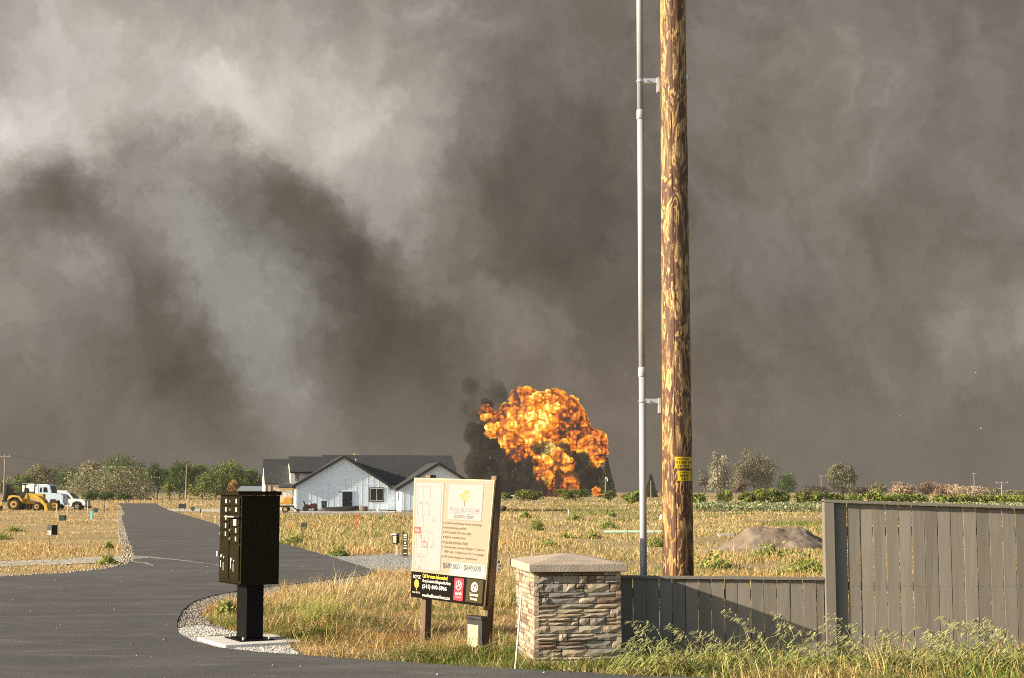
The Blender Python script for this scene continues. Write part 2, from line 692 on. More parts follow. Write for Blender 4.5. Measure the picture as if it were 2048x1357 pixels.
def gravel_material(name, a, bcol, scale=26.0):
    m = bpy.data.materials.new(name)
    m.use_nodes = True
    n = N(m.node_tree)
    b = n.n['Principled BSDF']
    b.inputs['Roughness'].default_value = 0.95
    c = n.new('ShaderNodeTexCoord').outputs['Object']
    vo = n.new('ShaderNodeTexVoronoi')
    n.put(vo.inputs['Vector'], c)
    vo.inputs['Scale'].default_value = scale
    sp = n.new('ShaderNodeSeparateColor')
    n.l.new(vo.outputs['Color'], sp.inputs[0])
    col = n.mix(sp.outputs[0], a, bcol)
    col = n.mix(n.mapr(n.noise(c, 0.9, 5), 0.4, 0.65, 0, 0.5), col, n.mix(1.0, col, (0.75, 0.68, 0.55), 'MULTIPLY'))
    n.l.new(col, b.inputs['Base Color'])
    bp = n.new('ShaderNodeBump')
    bp.inputs['Strength'].default_value = 1.0
    bp.inputs['Distance'].default_value = 0.03
    n.put(bp.inputs['Height'], n.math('SUBTRACT', 1.0, vo.outputs['Distance']))
    n.l.new(bp.outputs[0], b.inputs['Normal'])
    return m


M_ASPH = asphalt_material()
M_GRAV = gravel_material('grey_brown_gravel', (0.17, 0.15, 0.125), (0.36, 0.32, 0.26), 22)
M_GRAVW = gravel_material('pale_crushed_rock', (0.34, 0.325, 0.29), (0.58, 0.56, 0.51), 26)
M_GRAVB = gravel_material('grey_drive_gravel', (0.22, 0.225, 0.22), (0.40, 0.40, 0.385), 14)

ROAD_PX = [(-900, 1172), (-300, 1164), (0, 1157), (130, 1150), (205, 1142), (250, 1133), (267, 1124), (270, 1116), (266, 1105), (257, 1080), (250, 1058), (245, 1042),
           (243, 1034), (250, 1029), (246, 1022), (241, 1013), (240, 1007.5), (311, 1007.5), (322, 1014), (340, 1022), (370, 1031), (405, 1041), (440, 1052),
           (500, 1069), (560, 1087), (640, 1110), (700, 1128), (748, 1144), (757, 1150), (735, 1154), (690, 1159), (620, 1168), (540, 1177), (475, 1187), (425, 1195), (388, 1207),
           (364, 1226), (354, 1250), (356, 1272), (385, 1288), (440, 1302), (520, 1311), (590, 1316), (700, 1324), (850, 1334), (1000, 1344), (1150, 1351), (1260, 1358)]
road_w = world_poly(ROAD_PX)
road_w += [(6.0, 12.6), (25.0, 9.5), (40, 7.0), (40, -25), (-60, -25), (-60, road_w[0][1])]
ROAD_POLY = road_w
road = tag(sheet('road', road_w, 0.035, M_ASPH, 0.6, 0.012), kind='structure')

# gravel verges and drives lie a little lower than the asphalt
ISLAND_PX = [(760, 1149), (700, 1157), (620, 1166), (540, 1175), (475, 1184), (425, 1192), (382, 1204), (356, 1224), (345, 1250), (347, 1275), (380, 1293), (440, 1306), (520, 1316), (590, 1321), (612, 1316),
             (560, 1290), (470, 1268), (420, 1250), (400, 1232), (430, 1212), (500, 1196), (600, 1182), (700, 1170)]
ISLAND_POLY = world_poly(ISLAND_PX)
tag(sheet('gravel_verge', ISLAND_POLY, 0.012, M_GRAV, 0.3, 0.03), kind='structure')
PADG_PX = [(356, 1262), (347, 1276), (380, 1293), (440, 1306), (520, 1316), (606, 1322), (580, 1296), (540, 1282), (470, 1268), (400, 1255)]
PADG_POLY = world_poly(PADG_PX)
tag(sheet('crushed_rock_apron', PADG_POLY, 0.018, M_GRAVW, 0.25, 0.03), kind='structure')
VERGE_PX = [(-300, 1160), (0, 1154), (130, 1147), (200, 1138), (238, 1128), (246, 1118), (242, 1100), (238, 1075), (236, 1050), (235, 1030), (237, 1010), (248, 1010), (250, 1029), (246, 1036), (255, 1060), (262, 1080), (274, 1105),
            (277, 1116), (272, 1127), (252, 1138), (205, 1146), (130, 1154), (0, 1161), (-300, 1168)]
VERGE_POLY = world_poly(VERGE_PX)
tag(sheet('gravel_shoulder', VERGE_POLY, 0.014, M_GRAV, 1.0, 0.05), kind='structure')
LDRIVE_PX = [(-400, 1128), (0, 1124), (120, 1120), (200, 1115), (272, 1112), (274, 1122), (200, 1127), (120, 1131), (0, 1135), (-400, 1141)]
LDRIVE_POLY = world_poly(LDRIVE_PX)
tag(sheet('gravel_drive', LDRIVE_POLY, 0.020, gravel_material('sandy_drive_gravel', (0.30, 0.265, 0.205), (0.50, 0.46, 0.38), 8), 0.6, 0.22), kind='structure')
RDRIVE_PX = [(655, 1112), (720, 1114), (760, 1112), (790, 1108), (815, 1112), (860, 1118), (1000, 1122), (1000, 1146), (880, 1148), (770, 1152), (745, 1146), (700, 1130)]
RDRIVE_POLY = world_poly(RDRIVE_PX)
tag(sheet('grey_gravel_entry', RDRIVE_POLY, 0.020, M_GRAVB, 0.8, 0.06), kind='structure')
HDRIVE_PX = [(322, 1018), (440, 1018.5), (560, 1019), (560, 1024), (440, 1024.5), (352, 1023.5)]
HDRIVE_POLY = world_poly(HDRIVE_PX)
tag(sheet('concrete_drive', HDRIVE_POLY, 0.022, pm('pale_concrete', (0.5, 0.47, 0.42), (0.42, 0.39, 0.34), 0.8, 0.9), 2.0), kind='structure')
YARD_PX = [(566, 1022), (950, 1022), (950, 1034), (700, 1032), (566, 1031)]
YARD_POLY = world_poly(YARD_PX)
tag(sheet('bare_yard', YARD_POLY, 0.020, pm('trodden_earth', (0.23, 0.185, 0.125), (0.35, 0.30, 0.21), 0.4, 0.95, 0.6), 2.0, 0.3), kind='structure')
PADH_PX = [(592, 1022.5), (790, 1022.5), (790, 1027), (600, 1027)]
PADH_POLY = world_poly(PADH_PX)
tag(sheet('house_concrete_apron', PADH_POLY, 0.05, MATS['pale_concrete'], 3.0), kind='structure')

HARD = [ROAD_POLY, ISLAND_POLY, PADG_POLY, LDRIVE_POLY, RDRIVE_POLY, HDRIVE_POLY]

# loose stones of the island verge and the crushed rock round the mailbox pad
def pebbles(name, polys, n, size, c1, c2, label, excl=None):
    P = np.array(polys[0])
    lo, hi = P.min(0), P.max(0)
    pts = []
    k = np.zeros((0, 2))
    while len(k) < n:
        q = RNG.uniform(lo, hi, (n * 2, 2))
        ok = inpoly(polys[0], q[:, 0], q[:, 1]) & ~inpoly(ROAD_POLY, q[:, 0], q[:, 1])
        if excl:
            ok &= ~inpoly(excl, q[:, 0], q[:, 1])
        if ok.sum() == 0:
            return
        k = np.concatenate([k, q[ok]])
    k = k[:n]
    s = size * RNG.uniform(0.5, 1.5, (n, 1, 1))
    base = np.array([(1, 0, 0), (0, 1, 0), (-1, 0, 0), (0, -1, 0), (0, 0, .8), (0, 0, -.5)], float)
    v = base[None] * s * RNG.uniform(0.6, 1.2, (n, 6, 1))
    a = RNG.uniform(0, 6.28, n)
    R = np.zeros((n, 3, 3))
    R[:, 0, 0] = np.cos(a)
    R[:, 0, 1] = -np.sin(a)
    R[:, 1, 0] = np.sin(a)
    R[:, 1, 1] = np.cos(a)
    R[:, 2, 2] = 1
    v = np.einsum('nij,nkj->nki', R, v)
    v[:, :, 0] += k[:, None, 0]
    v[:, :, 1] += k[:, None, 1]
    v[:, :, 2] += gz(k[:, 1])[:, None] + 0.016 + s[:, :, 0] * 0.3
    f = np.array([(0, 1, 4), (1, 2, 4), (2, 3, 4), (3, 0, 4), (1, 0, 5), (2, 1, 5), (3, 2, 5), (0, 3, 5)])
    F = (np.arange(n)[:, None, None] * 6 + f[None]).reshape(-1, 3)
    t = RNG.rand(n, 1)
    cols = np.array(c1) * (1 - t) + np.array(c2) * t
    o = npmesh(name, v.reshape(-1, 3), F, leafmat('stone_chips', 0.0), np.repeat(cols, 6, 0))
    tag(o, label, 'gravel', kind='stuff')


PAD_QUAD = [tuple(gnd(*p).xy) for p in ((402, 1280), (452, 1272), (553, 1284), (520, 1300))]
pebbles('gravel', [ISLAND_POLY], 9000, 0.013, (0.14, 0.125, 0.11), (0.40, 0.355, 0.29), 'grey brown gravel rounding the corner of the road')
pebbles('gravel', [PADG_POLY], 7000, 0.014, (0.34, 0.33, 0.30), (0.66, 0.64, 0.59), 'pale crushed rock around the mailbox pad', PAD_QUAD)
pebbles('gravel', [VERGE_POLY], 9000, 0.03, (0.2, 0.175, 0.14), (0.45, 0.39, 0.31), 'tan gravel shoulder along the far bend of the road')


# dusty tyre track where the gravel drive spills over the road, and loose stones on the asphalt
M_DUST = gravel_material('pale_dust', (0.16, 0.155, 0.145), (0.30, 0.285, 0.26), 9)
tag(sheet('dust_track', world_poly([(266, 1114), (300, 1116.5), (345, 1121), (400, 1128), (470, 1138), (470, 1139.2), (400, 1129.6), (345, 1123), (300, 1120), (268, 1122)]), 0.040, M_DUST, 0.5, 0.05), kind='structure')
tag(sheet('dust_track', world_poly([(266, 1126), (290, 1128), (308, 1134), (306, 1136), (285, 1130.5), (264, 1128)]), 0.040, M_DUST, 0.4, 0.05), kind='structure')


def road_stones():
    n = 260
    q = RNG.uniform((-9, 13.5), (3, 40), (n, 2))
    q[:, 0] *= q[:, 1] / 22
    ok = inpoly(ROAD_POLY, q[:, 0], q[:, 1])
    q = q[ok]
    n = len(q)
    s = RNG.uniform(.006, .02, (n, 1, 1))
    base = np.array([(1, 0, 0), (0, 1, 0), (-1, 0, 0), (0, -1, 0), (0, 0, .8), (0, 0, -.3)], float)
    v = base[None] * s * RNG.uniform(.6, 1.2, (n, 6, 1))
    v[:, :, 0] += q[:, None, 0]
    v[:, :, 1] += q[:, None, 1]
    v[:, :, 2] += gz(q[:, 1])[:, None] + .038 + s[:, :, 0] * .3
    f = np.array([(0, 1, 4), (1, 2, 4), (2, 3, 4), (3, 0, 4), (1, 0, 5), (2, 1, 5), (3, 2, 5), (0, 3, 5)])
    o = npmesh('gravel', v.reshape(-1, 3), (np.arange(n)[:, None, None] * 6 + f[None]).reshape(-1, 3), MATS['stone_chips'], np.repeat(RNG.uniform(.12, .5, (n, 1)) * [[1, .95, .88]], 6, 0))
    tag(o, 'loose chips of stone strewn over the dark asphalt', 'gravel', kind='stuff')


road_stones()

# ================================================================== NEAR THINGS
BLACK = pm('black_paint', (0.0045, 0.0045, 0.0045), rough=0.5, spec=0.08)
M_WHITE = pm('white_paint', (0.78, 0.77, 0.74), (0.68, 0.67, 0.64), 3, 0.6)
M_DARK = pm('dark_plastic', (0.02, 0.02, 0.022), (0.035, 0.035, 0.035), 5, 0.55)
M_STEEL = pm('galvanised_steel', (0.62, 0.64, 0.66), (0.5, 0.52, 0.55), 12, 0.38, metallic=0.6)
M_CONC = pm('mailbox_concrete', (0.62, 0.6, 0.56), (0.52, 0.5, 0.46), 3.0, 0.9, 0.25, 40)


def frame(origin, xdir, zdir=(0, 0, 1)):
    """matrix with x along xdir, z along zdir"""
    x = Vector(xdir).normalized()
    z = Vector(zdir)
    z = (z - x * z.dot(x)).normalized()
    y = z.cross(x)
    m = Matrix((x, y, z)).transposed().to_4x4()
    m.translation = origin
    return m


# ---- text as flat printed meshes
def text_mesh(body, font_shear=0.0, bold=0.0):
    cu = bpy.data.curves.new('lettering', 'FONT')
    cu.body = body
    cu.resolution_u = 2
    cu.shear = font_shear
    cu.offset = bold
    o = bpy.data.objects.new('lettering', cu)
    COL.objects.link(o)
    bpy.context.view_layer.update()
    me = bpy.data.meshes.new_from_object(o.evaluated_get(bpy.context.evaluated_depsgraph_get()))
    bpy.data.objects.remove(o)
    bpy.data.curves.remove(cu)
    return me


def text_on(surf, body, u0, v0, u1, v1, mat, par, off=0.004, shear=0.0, bold=0.0, name='lettering'):
    """fit the words into the box u0..u1, v0..v1 of a surface function surf(u, v, off) -> point"""
    me = text_mesh(body, shear, bold)
    xs = [v.co.x for v in me.vertices]
    ys = [v.co.y for v in me.vertices]
    ax, bx, ay, by = min(xs), max(xs), min(ys), max(ys)
    for v in me.vertices:
        u = u0 + (v.co.x - ax) / (bx - ax + 1e-9) * (u1 - u0)
        w = v0 + (v.co.y - ay) / (by - ay + 1e-9) * (v1 - v0)
        v.co = surf(u, w, off)
    return link(name, me, mat, par)


def patch(surf, pts, mat, par, off, name='print'):
    me = bpy.data.meshes.new(name)
    me.from_pydata([surf(u, v, off) for u, v in pts], [], [list(range(len(pts)))])
    return link(name, me, mat, par)


def rect(u0, v0, u1, v1):
    return [(u0, v0), (u1, v0), (u1, v1), (u0, v1)]


# ------------------------------------------------------------------ cluster mailbox
def make_mailbox():
    near = at(479, 1166, 16.8)
    near.z = 0
    far = at(436, 1160, 17.48)
    far.z = 0
    ctr_px = gnd(494, 1281)
    xd = (near - far)                         # along the door face, towards the near corner
    W = xd.length
    M = frame(far, xd)                        # local x: far -> near corner, y: into the box
    D = 0.457
    z0, z1 = EYE - (1165 - HORIZ) / FPX * 16.9, EYE - (991 - HORIZ) / FPX * 16.9
    base = M @ Vector((W / 2, D / 2, 0))
    root = empty('cluster_mailbox', base, 'dark bronze cluster mailbox on a black pedestal at the road corner', 'mailbox')
    bronze = pm('bronze_paint', (0.016, 0.0125, 0.0045), (0.0135, 0.0105, 0.004), 8, 0.6, spec=0.05)
    MB(M).box((0, 0.012, z0), (W, D, z1)).build('cabinet', bronze, root, bevel=0.004)
    MB(M).box((-0.035, -0.04, z1 + 0.002), (W + 0.03, D + 0.012, z1 + 0.045)).build('roof_cap', bronze, root, bevel=0.006)
    MB(M).box((0, -0.004, z0 - 0.012), (W, D, z0 - 0.002)).build('bottom_lip', bronze, root)
    H = z1 - z0
    white = pm('sticker_white', (0.5, 0.48, 0.43), rough=0.6)
    lockm = pm('lock_metal', (0.75, 0.74, 0.72), rough=0.3, metallic=0.9)

    def door(u0, v0, u1, v1, kind):
        x0, x1 = 0.03 + u0 * (W - 0.06), 0.03 + u1 * (W - 0.06)
        y0, y1 = z0 + v0 * H, z0 + v1 * H
        d = MB(M).box((x0 + 0.007, -0.004, y0 + 0.006), (x1 - 0.007, 0.02, y1 - 0.006)).build('door', bronze, root, bevel=0.004)
        if kind == 'small':
            cx = x0 + (x1 - x0) * 0.22
            cy = (y0 + y1) / 2 + 0.008
            MB(M).tube([(cx, -0.004, cy), (cx, -0.03, cy)], 0.017, 10).build('lock', lockm, d)
            cx = x0 + (x1 - x0) * 0.66
            MB(M).box((cx - 0.020, -0.0065, cy - 0.024), (cx + 0.020, -0.0045, cy + 0.024)).build('number_label', white, d)
        if kind == 'slot':
            cy = y1 - 0.02
            MB(M).box((x0 + 0.01, -0.07, cy - 0.012), (x1 - 0.01, -0.004, cy + 0.002)).build('mail_hood', pm('slot_hood', (0.32, 0.3, 0.27), rough=0.5), d)
            MB(M).box((x0 + 0.14, -0.0065, y0 + 0.015), (x0 + 0.245, -0.0045, y0 + 0.085)).build('number_label', white, d)
        if kind == 'parcel':
            for (fu, fv) in ((0.35, 0.58), (0.62, 0.55)):
                px_, pz_ = x0 + (x1 - x0) * fu, y0 + (y1 - y0) * fv
                MB(M).tube([(px_, -0.004, pz_), (px_, -0.02, pz_)], 0.02 if fu < .5 else 0.012, 10).build('lock', white, d)
            MB(M).box((x0 + 0.06, -0.0065, y0 + 0.13), (x0 + 0.08, -0.0045, y0 + 0.21)).build('key_tag', white, d)
            MB(M).box((x0 + 0.13, -0.0065, y0 + 0.1), (x0 + 0.2, -0.0045, y0 + 0.19)).build('worn_decal', pm('worn_decal_grey', (0.12, 0.10, 0.07), (0.05, 0.04, 0.02), 30, 0.7), d)
        return d
    rows = [(0.875, 0.975), (0.785, 0.872), (0.69, 0.782), (0.595, 0.687), (0.50, 0.592)]
    for a, b in rows:
        door(0.0, a, 0.49, b, 'small')
    for a, b in rows[:2]:
        door(0.51, a, 1.0, b, 'small')
    door(0.51, 0.64, 1.0, 0.782, 'slot')
    for a, b in ((0.545, 0.637), (0.45, 0.542)):
        door(0.51, a, 1.0, b, 'small')
    door(0.0, 0.03, 0.49, 0.49, 'parcel')
    door(0.51, 0.03, 1.0, 0.44, 'parcel')
    # outgoing bundle stuck in the far lock
    MB(M).box((0.005, -0.03, z0 + 0.28), (0.05, -0.006, z0 + 0.34)).build('hasp', white, root)
    # pedestal
    pz = z0 - 0.012
    cx, cy = W * 0.70, D * 0.45
    MB(M).box((cx - 0.17, cy - 0.10, 0.075), (cx + 0.17, cy + 0.10, pz)).build('pedestal', BLACK, root, bevel=0.006)
    MB(M).box((cx - 0.28, cy - 0.20, 0.06), (cx + 0.28, cy + 0.20, 0.074)).build('base_plate', BLACK, root, bevel=0.003)
    for sx in (-1, 1):
        for sy in (-1, 1):
            p = Vector((cx + sx * 0.225, cy + sy * 0.15, 0.074))
            MB(M).tube([p, p + Vector((0, 0, 0.03))], 0.014, 6).build('anchor_bolt', lockm, root)
    # concrete pad
    c = M @ Vector((cx, cy, 0))
    pad = MB(frame(c, xd))
    pad.box((-0.52, -0.45, 0.0), (0.52, 0.45, 0.06))
    pd = pad.build('concrete_pad', M_CONC, None, bevel=0.012)
    tag(pd, 'pale square concrete pad under the cluster mailbox', 'concrete pad')


make_mailbox()


# ------------------------------------------------------------------ the property sign
def make_sign():
    dl, dr = 17.0, 16.0
    P00, P01 = at(821.8, 1194, dl), at(828.3, 956, dl + 0.05)
    P10, P11 = at(967, 1214, dr), at(989, 960.5, dr + 0.05)

    def quad(u, v):
        return P00 * (1 - u) * (1 - v) + P10 * u * (1 - v) + P11 * u * v + P01 * (1 - u) * v
    nrm = (P10 - P00).cross(P01 - P00).normalized()
    d11 = P11 - cam.location                   # keep the panel flat: fourth corner into the plane of the other three
    P11 = cam.location + d11 * ((P00 - cam.location).dot(nrm) / d11.dot(nrm))
    if nrm.y > 0:
        nrm.negate()

    def surf(u, v, off=0.0):
        return quad(u, v) + nrm * off
    gl, gr = gnd(845, 1292), gnd(962, 1303)
    root = empty('property_sign', (gl + gr) / 2 * 1.0, 'cream and black real estate sign board on two leaning wooden posts', 'sign')
    wood_l = pm('sunlit_cedar_post', (0.50, 0.30, 0.15), (0.38, 0.23, 0.12), 7, 0.85, 0.3, 40, stretch=(1, 1, 0.15))
    wood = pm('shaded_cedar_post', (0.075, 0.055, 0.045), (0.14, 0.10, 0.075), 7, 0.85, 0.4, 40, stretch=(1, 1, 0.12))  # unassigned dark copy of the sunlit post wood, shade put into its colour
    # board: panel of real thickness
    th = 0.02
    mb = MB()
    mb.add([surf(0, 0), surf(1, 0), surf(1, 1), surf(0, 1), surf(0, 0, -th), surf(1, 0, -th), surf(1, 1, -th), surf(0, 1, -th)],
           [(0, 1, 2, 3), (7, 6, 5, 4), (0, 4, 5, 1), (1, 5, 6, 2), (2, 6, 7, 3), (3, 7, 4, 0)])
    board = mb.build('board', pm('board_edge', (0.55, 0.42, 0.24), rough=0.6), root)
    VB = 0.215                                 # top of the black band
    cream = pm('print_cream', (0.25, 0.21, 0.152), None, 1.5, 0.55)
    inkblk = pm('print_black', (0.007, 0.005, 0.0045), rough=0.6, spec=0.04)
    paper = pm('print_paper', (0.255, 0.252, 0.245), rough=0.55)
    brown = pm('print_brown', (0.12, 0.082, 0.04), rough=0.6)
    greyln = pm('print_grey', (0.22, 0.20, 0.175), rough=0.6)
    greytx = pm('print_text_grey', (0.2, 0.18, 0.16), rough=0.6)
    red = pm('print_red', (0.42, 0.05, 0.03), rough=0.5)
    gold = pm('print_gold', (0.5, 0.25, 0.05), rough=0.5)
    white = pm('print_white', (0.6, 0.59, 0.56), rough=0.5)
    lilac = pm('print_lilac', (0.21, 0.165, 0.20), rough=0.5)
    olive = pm('print_olive', (0.045, 0.036, 0.013), rough=0.6, spec=0.1)
    patchm = pm('print_pale_sticker', (0.30, 0.33, 0.295), rough=0.5)
    crimson = pm('print_crimson', (0.44, 0.025, 0.04), rough=0.5)
    o1, o2, o3 = 0.002, 0.004, 0.006
    patch(surf, rect(0.012, VB, 0.988, 0.992), cream, board, o1, 'printed_face')
    patch(surf, rect(0.0, 0.0, 1.0, VB - 0.001), inkblk, board, o1, 'printed_band')
    patch(surf, rect(0.035, VB + 0.02, 0.40, 0.965), greyln, board, o2, 'plan_border')
    patch(surf, rect(0.04, VB + 0.026, 0.394, 0.96), paper, board, o2 + 0.001, 'plan_panel')
    patch(surf, rect(0.452, 0.665, 0.888, 0.962), greyln, board, o2, 'logo_border')
    patch(surf, rect(0.458, 0.671, 0.882, 0.957), paper, board, o2 + 0.001, 'logo_panel')

    def line(u0, v0, u1, v1, w=0.004, mat=greyln):
        if abs(u1 - u0) > abs(v1 - v0):
            patch(surf, rect(u0, v0 - w / 2, u1, v0 + w / 2), mat, board, o3, 'plot_line')
        else:
            patch(surf, rect(u0 - w / 2, v0, u0 + w / 2, v1), mat, board, o3, 'plot_line')
    for a in ((.06, .93, .37, .93), (.06, .66, .13, .66), (.145, .69, .235, .69), (.145, .555, .235, .555), (.235, .545, .30, .545), (.22, .415, .295, .415), (.06, .37, .13, .37), (.13, .30, .215, .30), (.06, .27, .215, .27),
              (.06, .27, .06, .93), (.13, .66, .13, .93), (.145, .30, .145, .37), (.225, .69, .225, .93), (.145, .555, .145, .69), (.215, .30, .215, .41), (.22, .415, .22, .545), (.295, .415, .295, .545), (.37, .555, .37, .93)):
        line(*a)
    for (u, v) in ((.085, .78), (.165, .78), (.265, .64), (.085, .51), (.15, .465), (.075, .335), (.16, .335), (.095, .245)):
        text_on(surf, 'LOT', u, v + .012, u + .03, v + .022, greytx, board, o3)
        text_on(surf, '5 ACRES', u - .005, v, u + .04, v + .009, greytx, board, o3)
    line(.128, .47, .128, .55, .009, greytx)
    line(.175, .475, .175, .52, .009, greytx)
    line(.128, .30, .128, .37, .007, greytx)
    for (u, v) in ((.028, .535), (.133, .42)):
        patch(surf, rect(u, v, u + .088, v + .052), red if u < .1 else pm('print_faded_red', (.46, .15, .12)), board, o3, 'sold_sticker')
        text_on(surf, 'SOLD', u + .014, v + .014, u + .074, v + .038, white, board, o3 + .002)
    patch(surf, [(.25, .42), (.262, .455), (.274, .42), (.262, .43)], greytx, board, o3, 'north_arrow')
    # blossom tree emblem
    for k in range(60):
        a, r = random.uniform(0, 6.28), random.random() ** .6
        u, v = .668 + math.cos(a) * r * .058, .868 + math.sin(a) * r * .05
        s = random.uniform(.005, .011)
        patch(surf, [(u - s, v), (u, v - s), (u + s, v), (u, v + s)], pm('print_blossom', (.42, .29, .07)), board, o3, 'blossom_mark') if k < 45 else None
    line(.668, .778, .668, .83, .006, brown)
    text_on(surf, 'PEAR BLOSSOM', .488, .735, .852, .768, lilac, board, o3, bold=.005)
    line(.488, .728, .852, .728, .003, lilac)
    text_on(surf, 'Estates East', .545, .682, .795, .718, brown, board, o3, shear=.45)
    L = [('Custom-built luxury homes on acreage', .90, .628), ('Earth Advantage certified', .70, .59), ('EFU zoning & TID water rights', .775, .552), ('Majestic mountain views', .705, .513), ('Less than one mile to Talent', .745, .473),
         ('Choose from a variety of designs: 1-2 stories,', .955, .432), ('1900+ sqft, 3+ bedrooms, 2 or 3 car garages', .955, .394), ('OR custom design your dream home!', .87, .354)]
    for i, (t, ue, v) in enumerate(L):
        text_on(surf, t, .44, v - .004, ue, v + .021, brown, board, o3, bold=.004)
        if i != 6:
            patch(surf, [(.412, v + .008), (.419, v - .001), (.426, v + .008), (.419, v + .017)], brown, board, o3, 'bullet')
    patch(surf, rect(.53, VB + .002, .985, .325), patchm, board, o2, 'price_sticker')
    text_on(surf, '$689,000 - $849,000', .435, .262, .932, .315, pm('print_ink', (.10, .10, .095)), board, o3, bold=.006)
    # black band
    text_on(surf, 'ROYCE', .03, .158, .135, .187, white, board, o3, bold=.012)
    patch(surf, [(.083 + .035 * math.cos(a * .5236), .115 + .035 * math.sin(a * .5236) * 1.05) for a in range(12)], gold, board, o3, 'tree_mark')
    patch(surf, [(.077, .06), (.090, .06), (.088, .09), (.079, .09)], gold, board, o3, 'tree_mark')
    text_on(surf, 'REAL ESTATE', .028, .036, .135, .05, white, board, o3)
    text_on(surf, 'Call for more information!', .165, .172, .51, .204, pm('print_yellow', (.85, .60, .07)), board, o3, bold=.012)
    text_on(surf, 'Greg Goebelt & Meghan McNulty', .165, .128, .555, .160, white, board, o3, bold=.010)
    text_on(surf, '(541) 840-5966', .165, .075, .505, .120, white, board, o3, bold=.016)
    text_on(surf, 'www.PearBlossomHomes.com', .165, .016, .555, .044, white, board, o3, bold=.010)
    patch(surf, rect(.60, .022, .722, .200), crimson, board, o2, 'red_panel')
    hexa = [(.661 + .042 * math.sin(k * math.pi / 3), .143 + .042 * math.cos(k * math.pi / 3)) for k in range(6)]
    for k in range(6):
        (a, b), (c, d) = hexa[k], hexa[(k + 1) % 6]
        mu, mv = (.661 - (a + c) / 2) * .16, (.143 - (b + d) / 2) * .16
        patch(surf, [(a, b), (c, d), (c + mu, d + mv), (a + mu, b + mv)], white, board, o3, 'emblem')
    for k in (0, 2, 4, 1):
        a, b = hexa[k]
        du, dv = (b - .143) * .08, -(a - .661) * .08
        patch(surf, [(.661 + du, .143 + dv), (a + du, b + dv), (a - du, b - dv), (.661 - du, .143 - dv)], white, board, o3, 'emblem')
    text_on(surf, 'earth', .622, .065, .705, .094, white, board, o3, bold=.012)
    text_on(surf, 'advantage', .622, .042, .705, .055, white, board, o3)
    patch(surf, rect(.762, .022, .975, .206), olive, board, o2, 'olive_panel')
    ring = [(.868 + .045 * math.cos(k * math.pi / 8) * (1 if True else 0), .135 + (.03 if math.sin(k * math.pi / 8) < 0 else .05) * math.sin(k * math.pi / 8)) for k in range(16)]
    patch(surf, ring, white, board, o3, 'emblem')
    patch(surf, [(.868 + (u - .868) * .72, .137 + (v - .135) * .62) for u, v in ring], olive, board, o3 + .001, 'emblem')
    patch(surf, [(.838, .125), (.853, .125), (.868, .155), (.858, .165)], white, board, o3 + .002, 'emblem')
    patch(surf, [(.866, .122), (.885, .122), (.893, .145), (.880, .155)], white, board, o3 + .002, 'emblem')
    text_on(surf, 'Suncrest', .812, .072, .925, .100, white, board, o3, bold=.010)
    text_on(surf, 'Homes', .828, .040, .912, .064, white, board, o3, bold=.010)
    # posts stand behind the board
    back = -nrm

    def post(u, gp, topv, w):
        top = quad(u, topv) + back * 0.065
        bot = Vector((gp.x, gp.y, gp.z - 0.05))
        xh = (P10 - P00)
        xh.z = 0
        xh.normalize()
        bh = Vector((back.x, back.y, 0)).normalized()
        hw, hd = w / 2, w / 2
        vs = []
        for c in (bot, top):
            vs += [c - xh * hw - bh * hd, c + xh * hw - bh * hd, c + xh * hw + bh * hd, c - xh * hw + bh * hd]
        m = MB().add(vs, [(0, 3, 2, 1), (4, 5, 6, 7), (0, 1, 5, 4), (1, 2, 6, 5), (2, 3, 7, 6), (3, 0, 4, 7)])
        m.build('post', pm('cedar_post', (0.27, 0.19, 0.12), (0.12, 0.08, 0.055), 7, 0.85, 0.4, 40, stretch=(1, 1, 0.12)), root, bevel=0.006)
        return bot, top
    post(0.16, gnd(850, 1292), 1.03, 0.085)
    b, t = post(0.97, gnd(971, 1303), 1.035, 0.085)
    # flyer box hanging low on the near post
    fr = frame(at(957, 1297, 15.93), Vector((P10 - P00).xy.to_3d()))
    fb = empty('flyer_box', fr.translation, 'small black flyer box with a clear front, hung on the sign post', 'flyer box')
    MB(fr).side([(-.13, -.02), (.13, -.02), (.13, .30), (-.13, .30)], -.06, .03).build('case', M_DARK, fb, bevel=.008)
    MB(fr).box((-.105, -.064, .01), (.075, -.0605, .245)).build('clear_window', pm('flyer_paper', (.42, .43, .30), (.30, .30, .18), 14, .25), fb)
    MB(fr).side([(-.14, .302), (.14, .302), (.135, .335), (-.135, .335)], -.08, .035).build('lid', M_DARK, fb, bevel=.008)


make_sign()


# ------------------------------------------------------------------ stone gate column
def stone_material():
    m = bpy.data.materials.new('ledge_stone')
    m.use_nodes = True
    n = N(m.node_tree)
    b = n.n['Principled BSDF']
    b.inputs['Roughness'].default_value = 0.9
    oi = n.new('ShaderNodeObjectInfo').outputs['Random']
    c = n.new('ShaderNodeTexCoord').outputs['Object']
    col = n.ramp(oi, [(0.0, (.20, .14, .095)), (.10, (.45, .37, .26)), (.28, (.36, .305, .235)), (.44, (.50, .415, .30)), (.60, (.28, .255, .215)), (.70, (.41, .32, .22)), (.84, (.24, .165, .115)), (.91, (.46, .40, .315)), (1.0, (.32, .305, .26))], 'CONSTANT')
    col = n.mix(n.mapr(n.noise(c, 14, 5, .65), .35, .65, 0, .55), col, n.mix(1.0, col, (.62, .55, .48), 'MULTIPLY'))
    n.l.new(col, b.inputs['Base Color'])
    bp = n.new('ShaderNodeBump')
    bp.inputs['Strength'].default_value = 0.6
    bp.inputs['Distance'].default_value = 0.012
    n.put(bp.inputs['Height'], n.noise(c, 45, 5, .65))
    n.l.new(bp.outputs[0], b.inputs['Normal'])
    return m


